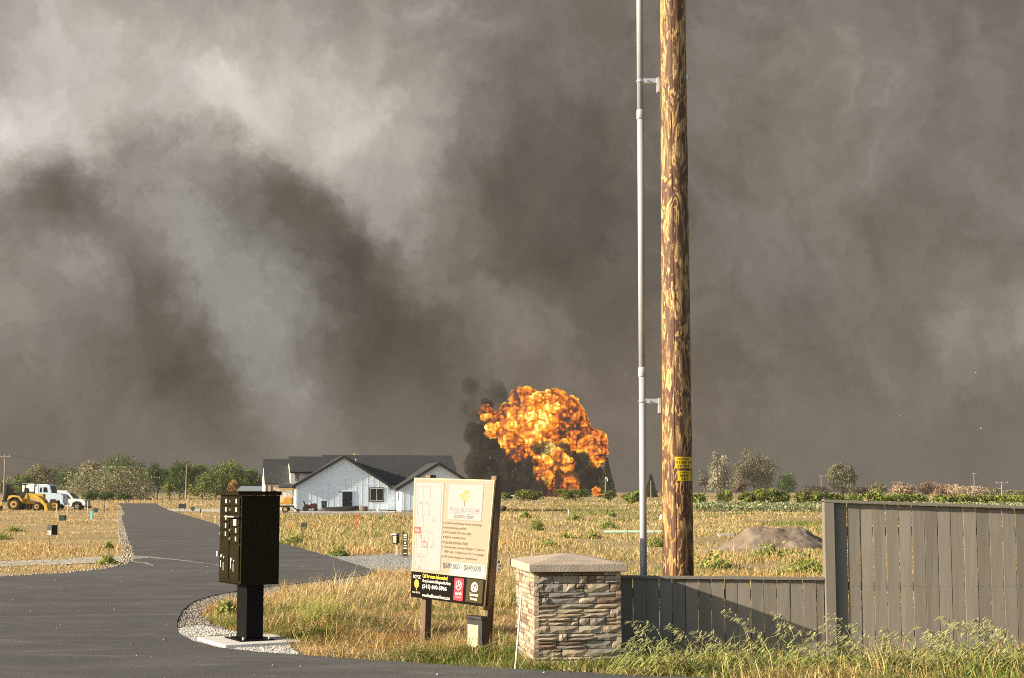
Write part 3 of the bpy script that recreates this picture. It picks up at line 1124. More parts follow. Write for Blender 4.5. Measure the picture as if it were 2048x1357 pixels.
def rough_stone_meshes(k=8):
    out = []
    for i in range(k):
        # unit block 0..1 in x,z; front at y=0 with a chipped face, back at y=1
        nx, nz = 4, 2
        vs, fs = [], []
        for z in range(nz + 1):
            for x in range(nx + 1):
                e = (x in (0, nx)) or (z in (0, nz))
                vs.append((x / nx + (0 if x in (0, nx) else random.uniform(-.06, .06)), (random.uniform(.18, .34) if e else random.uniform(-.05, .2)), z / nz + (0 if z in (0, nz) else random.uniform(-.12, .12))))
        q = lambda x, z: z * (nx + 1) + x
        for z in range(nz):
            for x in range(nx):
                fs.append((q(x, z), q(x + 1, z), q(x + 1, z + 1), q(x, z + 1)))
        k0 = len(vs)
        vs += [(0, 1, 0), (1, 1, 0), (1, 1, 1), (0, 1, 1)]
        fs += [[k0, k0 + 1] + [q(x, 0) for x in range(nx, -1, -1)], [k0 + 2, k0 + 3] + [q(x, nz) for x in range(nx + 1)],
               [k0 + 3, k0] + [q(0, z) for z in range(nz + 1)], [k0 + 1, k0 + 2] + [q(nx, z) for z in range(nz, -1, -1)], [k0 + 3, k0 + 2, k0 + 1, k0]]
        me = bpy.data.meshes.new('stone')
        me.from_pydata(vs, [], fs)
        me.validate()
        out.append(me)
    return out


COLUMN = {}


def make_column():
    th = math.radians(8)
    near = gnd(1068, 1336)
    fd, bd = Vector((math.cos(th), math.sin(th), 0)), Vector((-math.sin(th), math.cos(th), 0))
    W, D = 0.875, 1.25
    H = EYE - (1147 - HORIZ) / FPX * 14.45
    M = frame(near, fd)                       # x along front, y to the back
    root = empty('stone_column', near + fd * W / 2 + bd * D / 2, 'stacked ledgestone gate column with a pitched concrete cap', 'column')
    core = MB(M).box((.03, .03, -.05), (W - .03, D - .03, H)).build('core', pm('dark_mortar', (.055, .045, .036), rough=.95), root)
    sm = stone_material()
    meshes = rough_stone_meshes()
    for me in meshes:
        me.materials.append(sm)

    def face(origin, along, inward, length, seed):
        r = random.Random(seed)
        z = -0.02
        while z < H - 0.012:
            h = r.choice((.036, .042, .05, .062, .075, .085))
            if z + h > H - .03:
                h = H - z
            x = 0.0
            while x < length - 0.001:
                w = r.uniform(.07, .30) if h > .055 else r.uniform(.12, .38)
                if length - x - w < .07:
                    w = length - x
                parts = [(z, h)]
                if h > .07 and r.random() < .4:
                    s = r.uniform(.4, .6) * h
                    parts = [(z, s), (z + s, h - s)]
                for zz, hh in parts:
                    o = bpy.data.objects.new('stone', r.choice(meshes))
                    COL.objects.link(o)
                    proud = r.uniform(.0, .018)
                    g = .0028
                    dpt = .05 + proud
                    R = Matrix((along, inward, Vector((0, 0, 1)))).transposed().to_4x4()
                    R.translation = origin + along * (x + g) + inward * (-proud) + Vector((0, 0, zz + g))
                    mw = R @ Matrix.Diagonal((w - 2 * g, dpt, hh - 2 * g, 1))
                    o.parent = root
                    o.matrix_parent_inverse = Matrix.Translation(root.location).inverted()
                    o.matrix_basis = mw
                x += w
            z += h
    face(near, fd, bd, W, 3)
    face(near + bd * D, -bd, fd, D, 5)
    face(near + fd * W, bd, -fd, D, 8)
    capm = pm('cast_concrete_cap', (.42, .345, .27), (.33, .275, .22), 5, .9, .3, 60)
    ov = .055
    t = .078
    a = [(-ov, -ov, H + .002), (W + ov, -ov, H + .002), (W + ov, D + ov, H + .002), (-ov, D + ov, H + .002)]
    b = [(x, y, z + t) for x, y, z in a]
    apex = (W / 2, D / 2, H + t + .085)
    MB(M).add(a + b + [apex], [(3, 2, 1, 0), (0, 1, 5, 4), (1, 2, 6, 5), (2, 3, 7, 6), (3, 0, 4, 7), (4, 5, 8), (5, 6, 8), (6, 7, 8), (7, 4, 8)]).build('cap', capm, root, bevel=.006)
    COLUMN.update(M=M, W=W, D=D)


make_column()
st = MB().tube([gnd(1029, 1344) + Vector((0, 0, -.05)), at(1043, 1189, 14.25)], .009, 6).build('marker_stake', pm('fibreglass_white', (.72, .66, .55), rough=.5))
tag(st, 'thin pale marker rod leaning before the lit side of the stone column', 'stake')


# ------------------------------------------------------------------ board fences
def fence_material():
    m = bpy.data.materials.new('taupe_fence_paint')
    m.use_nodes = True
    n = N(m.node_tree)
    b = n.n['Principled BSDF']
    b.inputs['Roughness'].default_value = 0.75
    b.inputs['Specular IOR Level'].default_value = 0.2
    c = n.new('ShaderNodeTexCoord').outputs['Object']
    oi = n.new('ShaderNodeObjectInfo').outputs['Random']
    v = n.vmath('ADD', n.mapping(c, scale=(1, 1, .08)), n.vmath('MULTIPLY', (1, 1, 1), (0, 0, 0)))
    off = n.new('ShaderNodeCombineXYZ')
    n.put(off.inputs[2], n.math('MULTIPLY', oi, 30.0))
    v = n.vmath('ADD', n.mapping(c, scale=(1, 1, .08)), off.outputs[0])
    g = n.noise(v, 22, 6, .65, .6)
    col = n.mix(n.mapr(g, .35, .68, 0, 1), (.180, .160, .132), (.205, .183, .152))
    k = n.mapr(oi, 0, 1, .84, 1.12, 'LINEAR')
    hs = n.new('ShaderNodeHueSaturation')
    n.put(hs.inputs['Value'], k)
    n.put(hs.inputs['Color'], col)
    n.l.new(hs.outputs[0], b.inputs['Base Color'])
    bp = n.new('ShaderNodeBump')
    bp.inputs['Strength'].default_value = 0.14
    bp.inputs['Distance'].default_value = 0.008
    n.put(bp.inputs['Height'], n.noise(v, 60, 5, .6))
    n.l.new(bp.outputs[0], b.inputs['Normal'])
    return m


M_FENCE = fence_material()


def board_fence(name, label, x0, x1, ztop0, ztop1, y, bw, trim_left, capd):
    root = empty(name, ((x0 + x1) / 2, y, 0), label, 'fence', 'painted board fences by the road')
    zt = lambda x: ztop0 + (ztop1 - ztop0) * (x - x0) / (x1 - x0)
    x = x0
    r = random.Random(len(name))
    if trim_left:
        MB().add([(x0, y - .055, -.03), (x0 + .105, y - .055, -.03), (x0 + .105, y + .07, -.03), (x0, y + .07, -.03)] + [(a, b, zt(a) - .004) for a, b in ((x0, y - .055), (x0 + .105, y - .055), (x0 + .105, y + .07), (x0, y + .07))],
                 [(0, 3, 2, 1), (4, 5, 6, 7), (0, 1, 5, 4), (1, 2, 6, 5), (2, 3, 7, 6), (3, 0, 4, 7)]).build('post', M_FENCE, root, bevel=.004)
        x = x0 + .11
    nail = pm('nail_head', (.05, .045, .04), rough=.6)
    while x < x1:
        g = r.uniform(.004, .009)
        a, b = x + g / 2, min(x + bw, x1) - g / 2
        sl, tw = r.uniform(-.002, .002), r.uniform(-.004, .004)
        yo = r.uniform(-.003, .003)
        vs = []
        for z, s in ((.0, 0), (1, sl)):
            za, zb = (zt(a) - .022 if z else -.03), (zt(b) - .022 if z else -.03)
            vs += [(a + s, y + yo - tw * z, za), (b + s, y + yo + tw * z, zb), (b + s, y + .018 + yo, zb), (a + s, y + .018 + yo, za)]
        bd = MB().add(vs, [(0, 3, 2, 1), (4, 5, 6, 7), (0, 1, 5, 4), (1, 2, 6, 5), (2, 3, 7, 6), (3, 0, 4, 7)]).build('board', M_FENCE, root, bevel=.002)
        for zz in ((zt(a) - .07, .74) if trim_left else (zt(a) - .06,)):
            for xx in (a + .03, b - .03):
                MB().tube([(xx, y - .001 + yo - .003, zz), (xx, y - .006 + yo, zz)], .0032, 5).build('nail', nail, bd)
        x += bw
    # rails behind and the flat cap on top
    for zz in ((.25, .74, 1.3) if trim_left else (.22, .66)):
        MB().box((x0 + .01, y + .024, zz - .045), (x1, y + .06, zz + .045)).build('rail', M_FENCE, root)
    k = capd
    vs = [(x0 - (.0 if trim_left else 0), y - k, zt(x0) - .020), (x1, y - k, zt(x1) - .020), (x1, y + .075, zt(x1) - .020), (x0, y + .075, zt(x0) - .020)]
    MB().add(vs + [(a, b, c + .028) for a, b, c in vs], [(0, 3, 2, 1), (4, 5, 6, 7), (0, 1, 5, 4), (1, 2, 6, 5), (2, 3, 7, 6), (3, 0, 4, 7)]).build('cap_rail', M_FENCE, root, bevel=.003)
    # posts behind
    xx = x0 + 1.2
    while xx < x1:
        MB().box((xx, y + .064, -.05), (xx + .09, y + .15, zt(xx) - .05)).build('post', M_FENCE, root)
        xx += 2.4
    return root


YF = 15.6
xl0 = at(1240, 1200, YF).x
xl1 = at(1650, 1200, YF).x
xr1 = at(2560, 1200, YF).x
zl0, zl1 = at(1240, 1153, YF).z, at(1650, 1157, YF).z
zh0, zh1 = at(1650, 1001, YF).z, at(1650, 1001, YF).z - .068 * (xr1 - xl1) / 2.0 * .95
board_fence('low_fence', 'low taupe board fence between the stone column and the tall fence', xl0, xl1 - .004, zl0, zl1, YF, .1345, False, .035)
board_fence('tall_fence', 'tall taupe board fence with a square end post', xl1, xr1, zh0, zh1, YF, .1335, True, .06)


# ------------------------------------------------------------------ utility pole and conduit
def pole_material():
    m = bpy.data.materials.new('treated_pole_wood')
    m.use_nodes = True
    n = N(m.node_tree)
    b = n.n['Principled BSDF']
    b.inputs['Roughness'].default_value = 0.7
    c = n.mapping(n.new('ShaderNodeTexCoord').outputs['Object'], (3.1, 5.3, 0))
    base = n.noise(n.mapping(c, scale=(1, 1, .24)), 6.5, 3, .5, 1.0)
    rings = n.math('SINE', n.math('MULTIPLY', base, 48.0))
    band = n.mapr(rings, -.45, .05, 0, 1)
    blot = n.mapr(n.noise(n.mapping(c, scale=(1, 1, .28)), 7.0, 4, .6, .5), .40, .56, 0, 1)
    dark = n.math('MULTIPLY', band, n.mapr(blot, 0, 1, .40, 1.0, 'LINEAR'))
    dark = n.math('MAXIMUM', dark, n.math('MULTIPLY', n.mapr(n.noise(n.mapping(c, scale=(1, 1, .26)), 10.0, 4, .62, 1.4), .48, .54, 0, 1), .95))
    fine = n.noise(n.mapping(c, scale=(1, 1, .03)), 60, 4, .6)
    light = n.mix(n.mapr(fine, .35, .65, 0, 1), (.38, .235, .085), (.52, .345, .13))
    drk = n.mix(n.mapr(fine, .35, .65, 0, 1), (.050, .018, .008), (.105, .040, .015))
    col = n.mix(dark, light, drk)
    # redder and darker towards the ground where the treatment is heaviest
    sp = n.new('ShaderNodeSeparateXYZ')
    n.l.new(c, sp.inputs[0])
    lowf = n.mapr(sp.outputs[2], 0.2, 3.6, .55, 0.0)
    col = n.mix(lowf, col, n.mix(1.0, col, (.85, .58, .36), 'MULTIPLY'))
    n.l.new(col, b.inputs['Base Color'])
    bp = n.new('ShaderNodeBump')
    bp.inputs['Strength'].default_value = .5
    bp.inputs['Distance'].default_value = .02
    n.put(bp.inputs['Height'], n.math('SUBTRACT', n.noise(n.mapping(c, scale=(1, 1, .05)), 40, 5, .6), n.math('MULTIPLY', dark, .25)))
    n.l.new(bp.outputs[0], b.inputs['Normal'])
    return m


def make_pole():
    Y = 16.6
    b0, t0 = at(1356.5, 1150, Y), at(1345.5, 0, Y)
    ax = (t0 - b0).normalized()
    g = b0 - ax * (b0.z / ax.z)
    g.z = 0
    top = g + ax * 11.5
    root = empty('utility_pole', g, 'tall wooden utility pole with dark grain, behind the low fence', 'utility pole')
    pts, rad = [], []
    for i in range(24):
        f = i / 23
        pts.append((g - ax * .2).lerp(top, f))
        rad.append(.1745 - .0295 * f * 11.5 / 7.0)
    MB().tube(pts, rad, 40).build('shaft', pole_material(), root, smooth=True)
    # the long drying crack
    cm = pm('crack_dark', (.035, .015, .008), rough=.9)
    cp = []
    for i in range(60):
        f = i / 59
        p = (g - ax * .1).lerp(top, f)
        r = .1745 - .0295 * f * 11.5 / 7.0
        an = math.radians(-104 + 3 * math.sin(f * 23) + 2 * math.sin(f * 61))
        cp.append(p + Vector((math.cos(an), math.sin(an), 0)) * (r - .0015))
    MB().tube(cp, [random.uniform(.002, .0055) for _ in cp], 5).build('drying_crack', cm, root)
    # yellow number tags, bent round the shaft
    ylw = pm('tag_yellow', (.72, .46, .015), rough=.5)
    ink = pm('tag_ink', (.02, .014, .01), rough=.6)

    def tagplate(px0, px1, py0, py1, lines):
        zc0, zc1 = at(1360, py1, Y - .17).z, at(1360, py0, Y - .17).z

        def surf(u, v, off=0):
            z = zc0 + (zc1 - zc0) * v
            p = g + ax * (z / ax.z)
            r = .1745 - .0295 * (z / 7.0) + .003 + off
            s0 = (px0 + (px1 - px0) * u - 1354.5) / 31.5
            s0 = max(-.995, min(.995, s0))
            an = math.asin(s0)
            return p + Vector((math.sin(an) * r, -math.cos(an) * r, 0))
        me = MB()
        n = 10
        vs = [surf(i / n, 0) for i in range(n + 1)] + [surf(i / n, 1) for i in range(n + 1)]
        me.add(vs, [(i, i + 1, n + 2 + i, n + 1 + i) for i in range(n)])
        o = me.build('number_tag', ylw, root)
        for (t, v0, v1, u0, u1) in lines:
            text_on(surf, t, u0, v0, u1, v1, ink, o, .0015, bold=.012)
    tagplate(1347, 1383, 914, 937, [('PACIFICORP', .72, .88, .14, .80), ('01338110', .40, .64, .06, .94), ('237304', .08, .32, .10, .80)])
    tagplate(1351.5, 1381.5, 942, 962, [('PACIFICORP', .76, .90, .16, .78), ('05242', .40, .66, .16, .76), ('261', .08, .34, .24, .70)])
    # bracket through-bolts seen on the far flank
    for py in (800, 157):
        p = at(1381 if py > 400 else 1372, py, Y)
        MB().box((p.x - .022, p.y - .05, p.z - .032), (p.x + .016, p.y + .03, p.z + .032)).build('bolt_plate', M_STEEL, root, bevel=.004)
        MB().tube([(p.x + .01, p.y - .01, p.z), (p.x + .035, p.y - .01, p.z)], .013, 8).build('bolt', M_STEEL, root)

    # conduit riser
    Yc = 16.78
    cb, ct = at(1287, 1145, Yc), at(1279.5, 0, Yc)
    ax2 = (ct - cb).normalized()
    g2 = cb - ax2 * (cb.z / ax2.z)
    top2 = g2 + ax2 * 9.0
    pvc = pm('grey_pvc', (.35, .36, .375), (.32, .33, .345), 4, .45, stretch=(1, 1, .1))
    rc = empty('conduit_riser', g2, 'straight grey plastic conduit riser held off the wooden pole by brackets', 'conduit')
    zs = [(-.1, at(1286, 745, Yc).z), (at(1286, 745, Yc).z, at(1281, 230, Yc).z), (at(1281, 230, Yc).z, 9.0)]
    for k, (a, b) in enumerate(zs):
        MB().tube([g2 + ax2 * (a / ax2.z), g2 + ax2 * (b / ax2.z)], .0385, 20).build('pipe', pvc, rc, smooth=True)
        if k:
            c0 = g2 + ax2 * ((a - .0) / ax2.z)
            MB().tube([c0 - ax2 * .055, c0 - ax2 * .05, c0 + ax2 * .05, c0 + ax2 * .055], [.041, .046, .046, .041], 20).build('coupling', pvc, rc, smooth=True)
    for py in (803, 163):
        z = at(1290, py, Yc).z
        c0 = g2 + ax2 * (z / ax2.z)
        polex = (g + ax * (z / ax.z)).x - (.1745 - .0295 * z / 7)
        br = MB()
        br.box((c0.x + .03, c0.y - .03, z - .026), (polex - .02, c0.y + .03, z + .026))
        bo = br.build('standoff_bracket', M_STEEL, rc, bevel=.003)
        MB().box((polex - .028, c0.y - .045, z - .135), (polex + .006, c0.y + .05, z + .035)).build('wall_plate', M_STEEL, bo, bevel=.003)
        MB().tube([c0 - ax2 * .016, c0 + ax2 * .016], .043, 20).build('strap', M_STEEL, bo, smooth=True)
        MB().tube([(c0.x + .07, c0.y - .036, z), (c0.x + .07, c0.y - .05, z)], .012, 6).build('bolt', M_STEEL, bo)


make_pole()

# ================================================================== THE HOUSE AND WHAT STANDS ROUND IT
M_GLASS = pm('dark_glass', (.02, .022, .024), rough=.08, spec=.6)
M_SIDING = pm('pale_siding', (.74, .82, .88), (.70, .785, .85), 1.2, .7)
M_TRIMD = pm('charcoal_trim', (.03, .03, .034), rough=.6)


def shingle_material():
    m = bpy.data.materials.new('charcoal_shingles')
    m.use_nodes = True
    n = N(m.node_tree)
    b = n.n['Principled BSDF']
    b.inputs['Roughness'].default_value = .9
    c = n.new('ShaderNodeTexCoord').outputs['Object']
    br = n.noise(n.mapping(c, scale=(1.2, 1.2, 5)), 3.0, 4, .7)
    col = n.mix(n.mapr(br, .35, .65, 0, 1), (.016, .018, .022), (.042, .042, .044))
    n.l.new(col, b.inputs['Base Color'])
    bp = n.new('ShaderNodeBump')
    bp.inputs['Strength'].default_value = .6
    bp.inputs['Distance'].default_value = .03
    n.put(bp.inputs['Height'], br)
    n.l.new(bp.outputs[0], b.inputs['Normal'])
    return m


def make_house():
    D0 = 161.0
    k = FPX / D0
    al = math.radians(12)
    g = at(593, 1023, D0)
    g.z = float(gz(D0)) + .03
    M = frame(g, (math.cos(al), math.sin(al), 0))
    X = lambda px: (px - 593) / k / math.cos(al * .9)
    Z = lambda py: (1023 - py) / k
    root = empty('ranch_house', M @ Vector((8, 5, 0)), 'white board and batten ranch house with dark shingle gables', 'house')
    shg = shingle_material()
    b = lambda: MB(M)
    ex = X(771)
    ap = (X(684.5), Z(914.5))
    he = Z(970)
    cream = pm('sun_tinted_cream', (.72, .69, .60), rough=.7)  # warm sun tone put into the colour of the left-facing walls and trim
    found = pm('foundation_grey', (.33, .34, .35), (.28, .29, .30), 2, .9)

    def slab(name, quad, t=.16, mat=shg, par=root):
        q = [Vector(p) for p in quad]
        nn = (q[1] - q[0]).cross(q[2] - q[0]).normalized()
        if nn.z < 0:
            nn.negate()
        return b().prism(q, nn * t).build(name, mat, par)

    def window(x0, z0, x1, z1, y, par, bars=1):
        w = b().box((x0 - .10, y - .045, z0 - .10), (x1 + .10, y - .004, z1 + .10)).build('window', M_TRIMD, par)
        b().box((x0 - .01, y - .062, z0 - .01), (x1 + .01, y - .046, z1 + .01)).build('frame', M_WHITE, w)
        n = bars + 1
        for i in range(n):
            a = x0 + (x1 - x0) * i / n + .035
            c = x0 + (x1 - x0) * (i + 1) / n - .035
            b().box((a, y - .068, z0 + .045), (c, y - .063, z1 - .045)).build('pane', M_GLASS, w)
        return w

    # ---- front gable block
    fw = b().prism([(0, 0, .18), (ex, 0, .18), (ex, 0, he), (ap[0], 0, ap[1] - .12), (0, 0, he)], (0, 6.5, 0)).build('front_wall', M_SIDING, root)
    b().box((.02, .03, -.1), (ex - .02, 6.4, .178)).build('foundation', found, root)
    x = .25
    while x < ex - .1:
        zt = he + (ap[1] - .14 - he) * (x / ap[0] if x < ap[0] else (ex - x) / (ex - ap[0]))
        b().box((x - .035, -.014, .19), (x + .035, -.001, zt - .02)).build('batten', M_SIDING, fw)
        x += .61
    b().box((.0, -.024, he - .02), (ex, -.016, he + .05)).build('belly_band', M_SIDING, fw)
    for xx in (-.02, ex - .1):
        b().box((xx, -.034, .18), (xx + .14, -.02, he)).build('corner_board', M_SIDING, fw)
    oh, fr = .55, -.40
    sl = (ap[1] - he) / ap[0]
    slr = (ap[1] - he) / (ex - ap[0])
    slab('gable_roof', [(-oh, fr, he - oh * sl), (ap[0], fr, ap[1]), (ap[0], 7.5, ap[1]), (-oh, 7.5, he - oh * sl)])
    slab('gable_roof', [(ap[0], fr, ap[1]), (ex + .35, fr, he - .35 * slr), (ex + .35, 7.5, he - .35 * slr), (ap[0], 7.5, ap[1])])
    for (xa, za, xb, zb) in ((-oh, he - oh * sl, ap[0], ap[1]), (ap[0], ap[1], ex + .35, he - .35 * slr)):
        b().prism([(xa, fr - .03, za - .16), (xb, fr - .03, zb - .16), (xb, fr - .03, zb + .16), (xa, fr - .03, za + .16)], (0, .028, 0)).build('rake_board', M_TRIMD, root)
    # door and window in the gable wall
    d = b().box((X(681) - .12, -.06, .1), (X(702) + .12, -.034, Z(983)+.1)).build('door', M_SIDING, root)
    b().box((X(682), -.08, .12), (X(701.5), -.062, Z(984))).build('leaf', pm('navy_door', (.012, .014, .022), rough=.35), d)
    b().tube([(X(699.5), -.08, 1.0), (X(699.5), -.15, 1.0)], .035, 8).build('handle', M_STEEL, d)
    window(X(736.5), Z(1002.5), X(762.5), Z(977.5), -.03, root)
    lm = b().box((X(677), -.10, Z(986)), (X(678.6), -.034, Z(983))).build('wall_lamp', M_DARK, root)
    b().tube([(X(710.5), 1.3, 4.0), (X(710.5), 1.3, Z(918))], .09, 8).build('roof_vent', M_WHITE, root)

    # ---- right wing, standing forward
    wy = -3.6
    kx = k * D0 / (D0 - 3.6)
    wx0, wx1 = X(779.5) + .55, X(929) + .35
    wap = ((wx0 + wx1) / 2, Z(928.5) - .02)
    whe = Z(974)
    ww = b().prism([(wx0, wy, .1), (wx1, wy, .1), (wx1, wy, whe), (wap[0], wy, wap[1] - .12), (wx0, wy, whe)], (0, 6.5, 0)).build('wing_wall', M_SIDING, root)
    b().box((wx0 + .02, wy - .0 + .02, -.2), (wx1 - .02, wy + 6, .098)).build('foundation', found, root)
    b().box((wx0 + 1.35, wy - .02, -.12), (wx0 + 1.75, wy + .01, .04)).build('crawl_vent', M_DARK, root)
    x = wx0 + .3
    while x < wx1 - .1:
        zt = whe + (wap[1] - .14 - whe) * (1 - abs(x - wap[0]) / (wap[0] - wx0))
        b().box((x - .035, wy - .014, .11), (x + .035, wy - .001, zt - .02)).build('batten', M_SIDING, ww)
        x += .61
    wsl = (wap[1] - whe) / (wap[0] - wx0)
    wf = wy - .42
    slab('wing_roof', [(wx0 - .6, wf, whe - .6 * wsl), (wap[0], wf, wap[1]), (wap[0], 5, wap[1]), (wx0 - .6, 5, whe - .6 * wsl)])
    slab('wing_roof', [(wap[0], wf, wap[1]), (wx1 + .6, wf, whe - .6 * wsl), (wx1 + .6, 5, whe - .6 * wsl), (wap[0], 5, wap[1])])
    for (xa, za, xb, zb) in ((wx0 - .6, whe - .6 * wsl, wap[0], wap[1]), (wap[0], wap[1], wx1 + .6, whe - .6 * wsl)):
        b().prism([(xa, wf - .03, za - .16), (xb, wf - .03, zb - .16), (xb, wf - .03, zb + .16), (xa, wf - .03, za + .16)], (0, .028, 0)).build('rake_board', M_TRIMD, root)
    window(X(807) + .5, Z(989.5), X(832) + .5, Z(978), wy - .03, root)
    # window in the wing's side that looks left
    w = b().box((wx0 - .045, wy + 1.0, .9), (wx0 - .004, wy + 2.6, 2.2)).build('window', cream, root)
    b().box((wx0 - .055, wy + 1.15, 1.05), (wx0 - .046, wy + 2.45, 2.05)).build('pane', M_GLASS, w)

    # ---- long main roof behind
    x0, x1 = X(650), X(901) + .9
    ry, rz = 6.0, Z(914.5) * 1.035
    slab('main_roof', [(x0, .18, he - .0), (x1, .18, he - .0), (x1, ry, rz), (x0, ry, rz)])
    slab('main_roof', [(x0, ry, rz), (x1, ry, rz), (x1, 12.1, he - .1), (x0, 12.1, he - .1)])
    b().prism([(x1 - .5, .4, .1), (x1 - .5, 11.6, .1), (x1 - .5, 11.6, he), (x1 - .5, ry, rz - .2), (x1 - .5, .4, he)], (-12, 0, 0)).build('main_wall', M_SIDING, root)
    # right slope overhang trims
    b().prism([(x1 - .02, -.1, he - .25), (x1 - .02, ry, rz - .15), (x1 - .02, ry, rz + .15), (x1 - .02, -.1, he + .05)], (.05, 0, 0)).build('rake_board', M_TRIMD, root)

    # ---- upper dormer roof and the low garage roof at the left; their gable ends look left into the sun
    def side_block(nm, xa, xb, yf, yb, ze, zr, zb_, ohx):
        yr = (yf + yb) / 2
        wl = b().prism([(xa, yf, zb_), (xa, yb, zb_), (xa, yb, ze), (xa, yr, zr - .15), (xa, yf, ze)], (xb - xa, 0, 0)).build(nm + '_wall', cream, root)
        o = .45
        s = (zr - ze) / (yr - yf)
        slab(nm + '_roof', [(xa - ohx, yf - o, ze - o * s), (xb, yf - o, ze - o * s), (xb, yr, zr), (xa - ohx, yr, zr)])
        slab(nm + '_roof', [(xa - ohx, yr, zr), (xb, yr, zr), (xb, yb + o, ze - o * s), (xa - ohx, yb + o, ze - o * s)])
        for q in ((yf - o, ze - o * s, yr, zr), (yr, zr, yb + o, ze - o * s)):
            b().prism([(xa - ohx - .03, q[0], q[1] - .13), (xa - ohx - .03, q[2], q[3] - .13), (xa - ohx - .03, q[2], q[3] + .13), (xa - ohx - .03, q[0], q[1] + .13)], (.03, 0, 0)).build('rake_board', M_TRIMD, root)
        return wl
    side_block('dormer', X(584), X(672), 3.2, 8.2, Z(944) * 1.03, Z(918) * 1.035, he, .06)
    window(X(589) + .3, Z(960), X(592) + .3, Z(950), 3.17, root, 0)
    gw = side_block('garage', X(530) + .3, X(600), 4.4, 11.6, Z(966) * 1.03, Z(923) * 1.04, .0, .06)
    # porch with brown posts before the garage
    slab('porch_roof', [(X(560), 1.4, Z(978)), (X(598), 1.4, Z(978)), (X(598), 4.5, Z(966)), (X(560), 4.5, Z(966))], .12)
    for px_ in (536.5, 546):
        b().box((X(px_), 3.75, 0), (X(px_) + .24, 4.0, Z(968))).build('porch_post', pm('stained_timber', (.20, .085, .04), rough=.7), root)
    window(X(551), .9, X(556), 2.1, 4.36, root, 0)
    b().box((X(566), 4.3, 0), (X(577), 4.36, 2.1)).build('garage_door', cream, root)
    # gutters and downspouts
    b().tube([(-.08, -.1, he - .1), (-.08, -.1, .3)], .05, 8).build('downspout', cream, root)
    return M, X, Z


HM, HX, HZ = make_house()


def hp(px, py=None, y=-2.0):
    """a spot on the ground before the house"""
    p = HM @ Vector((HX(px), y, 0))
    p.z = float(gz(p.y)) + .03
    return p


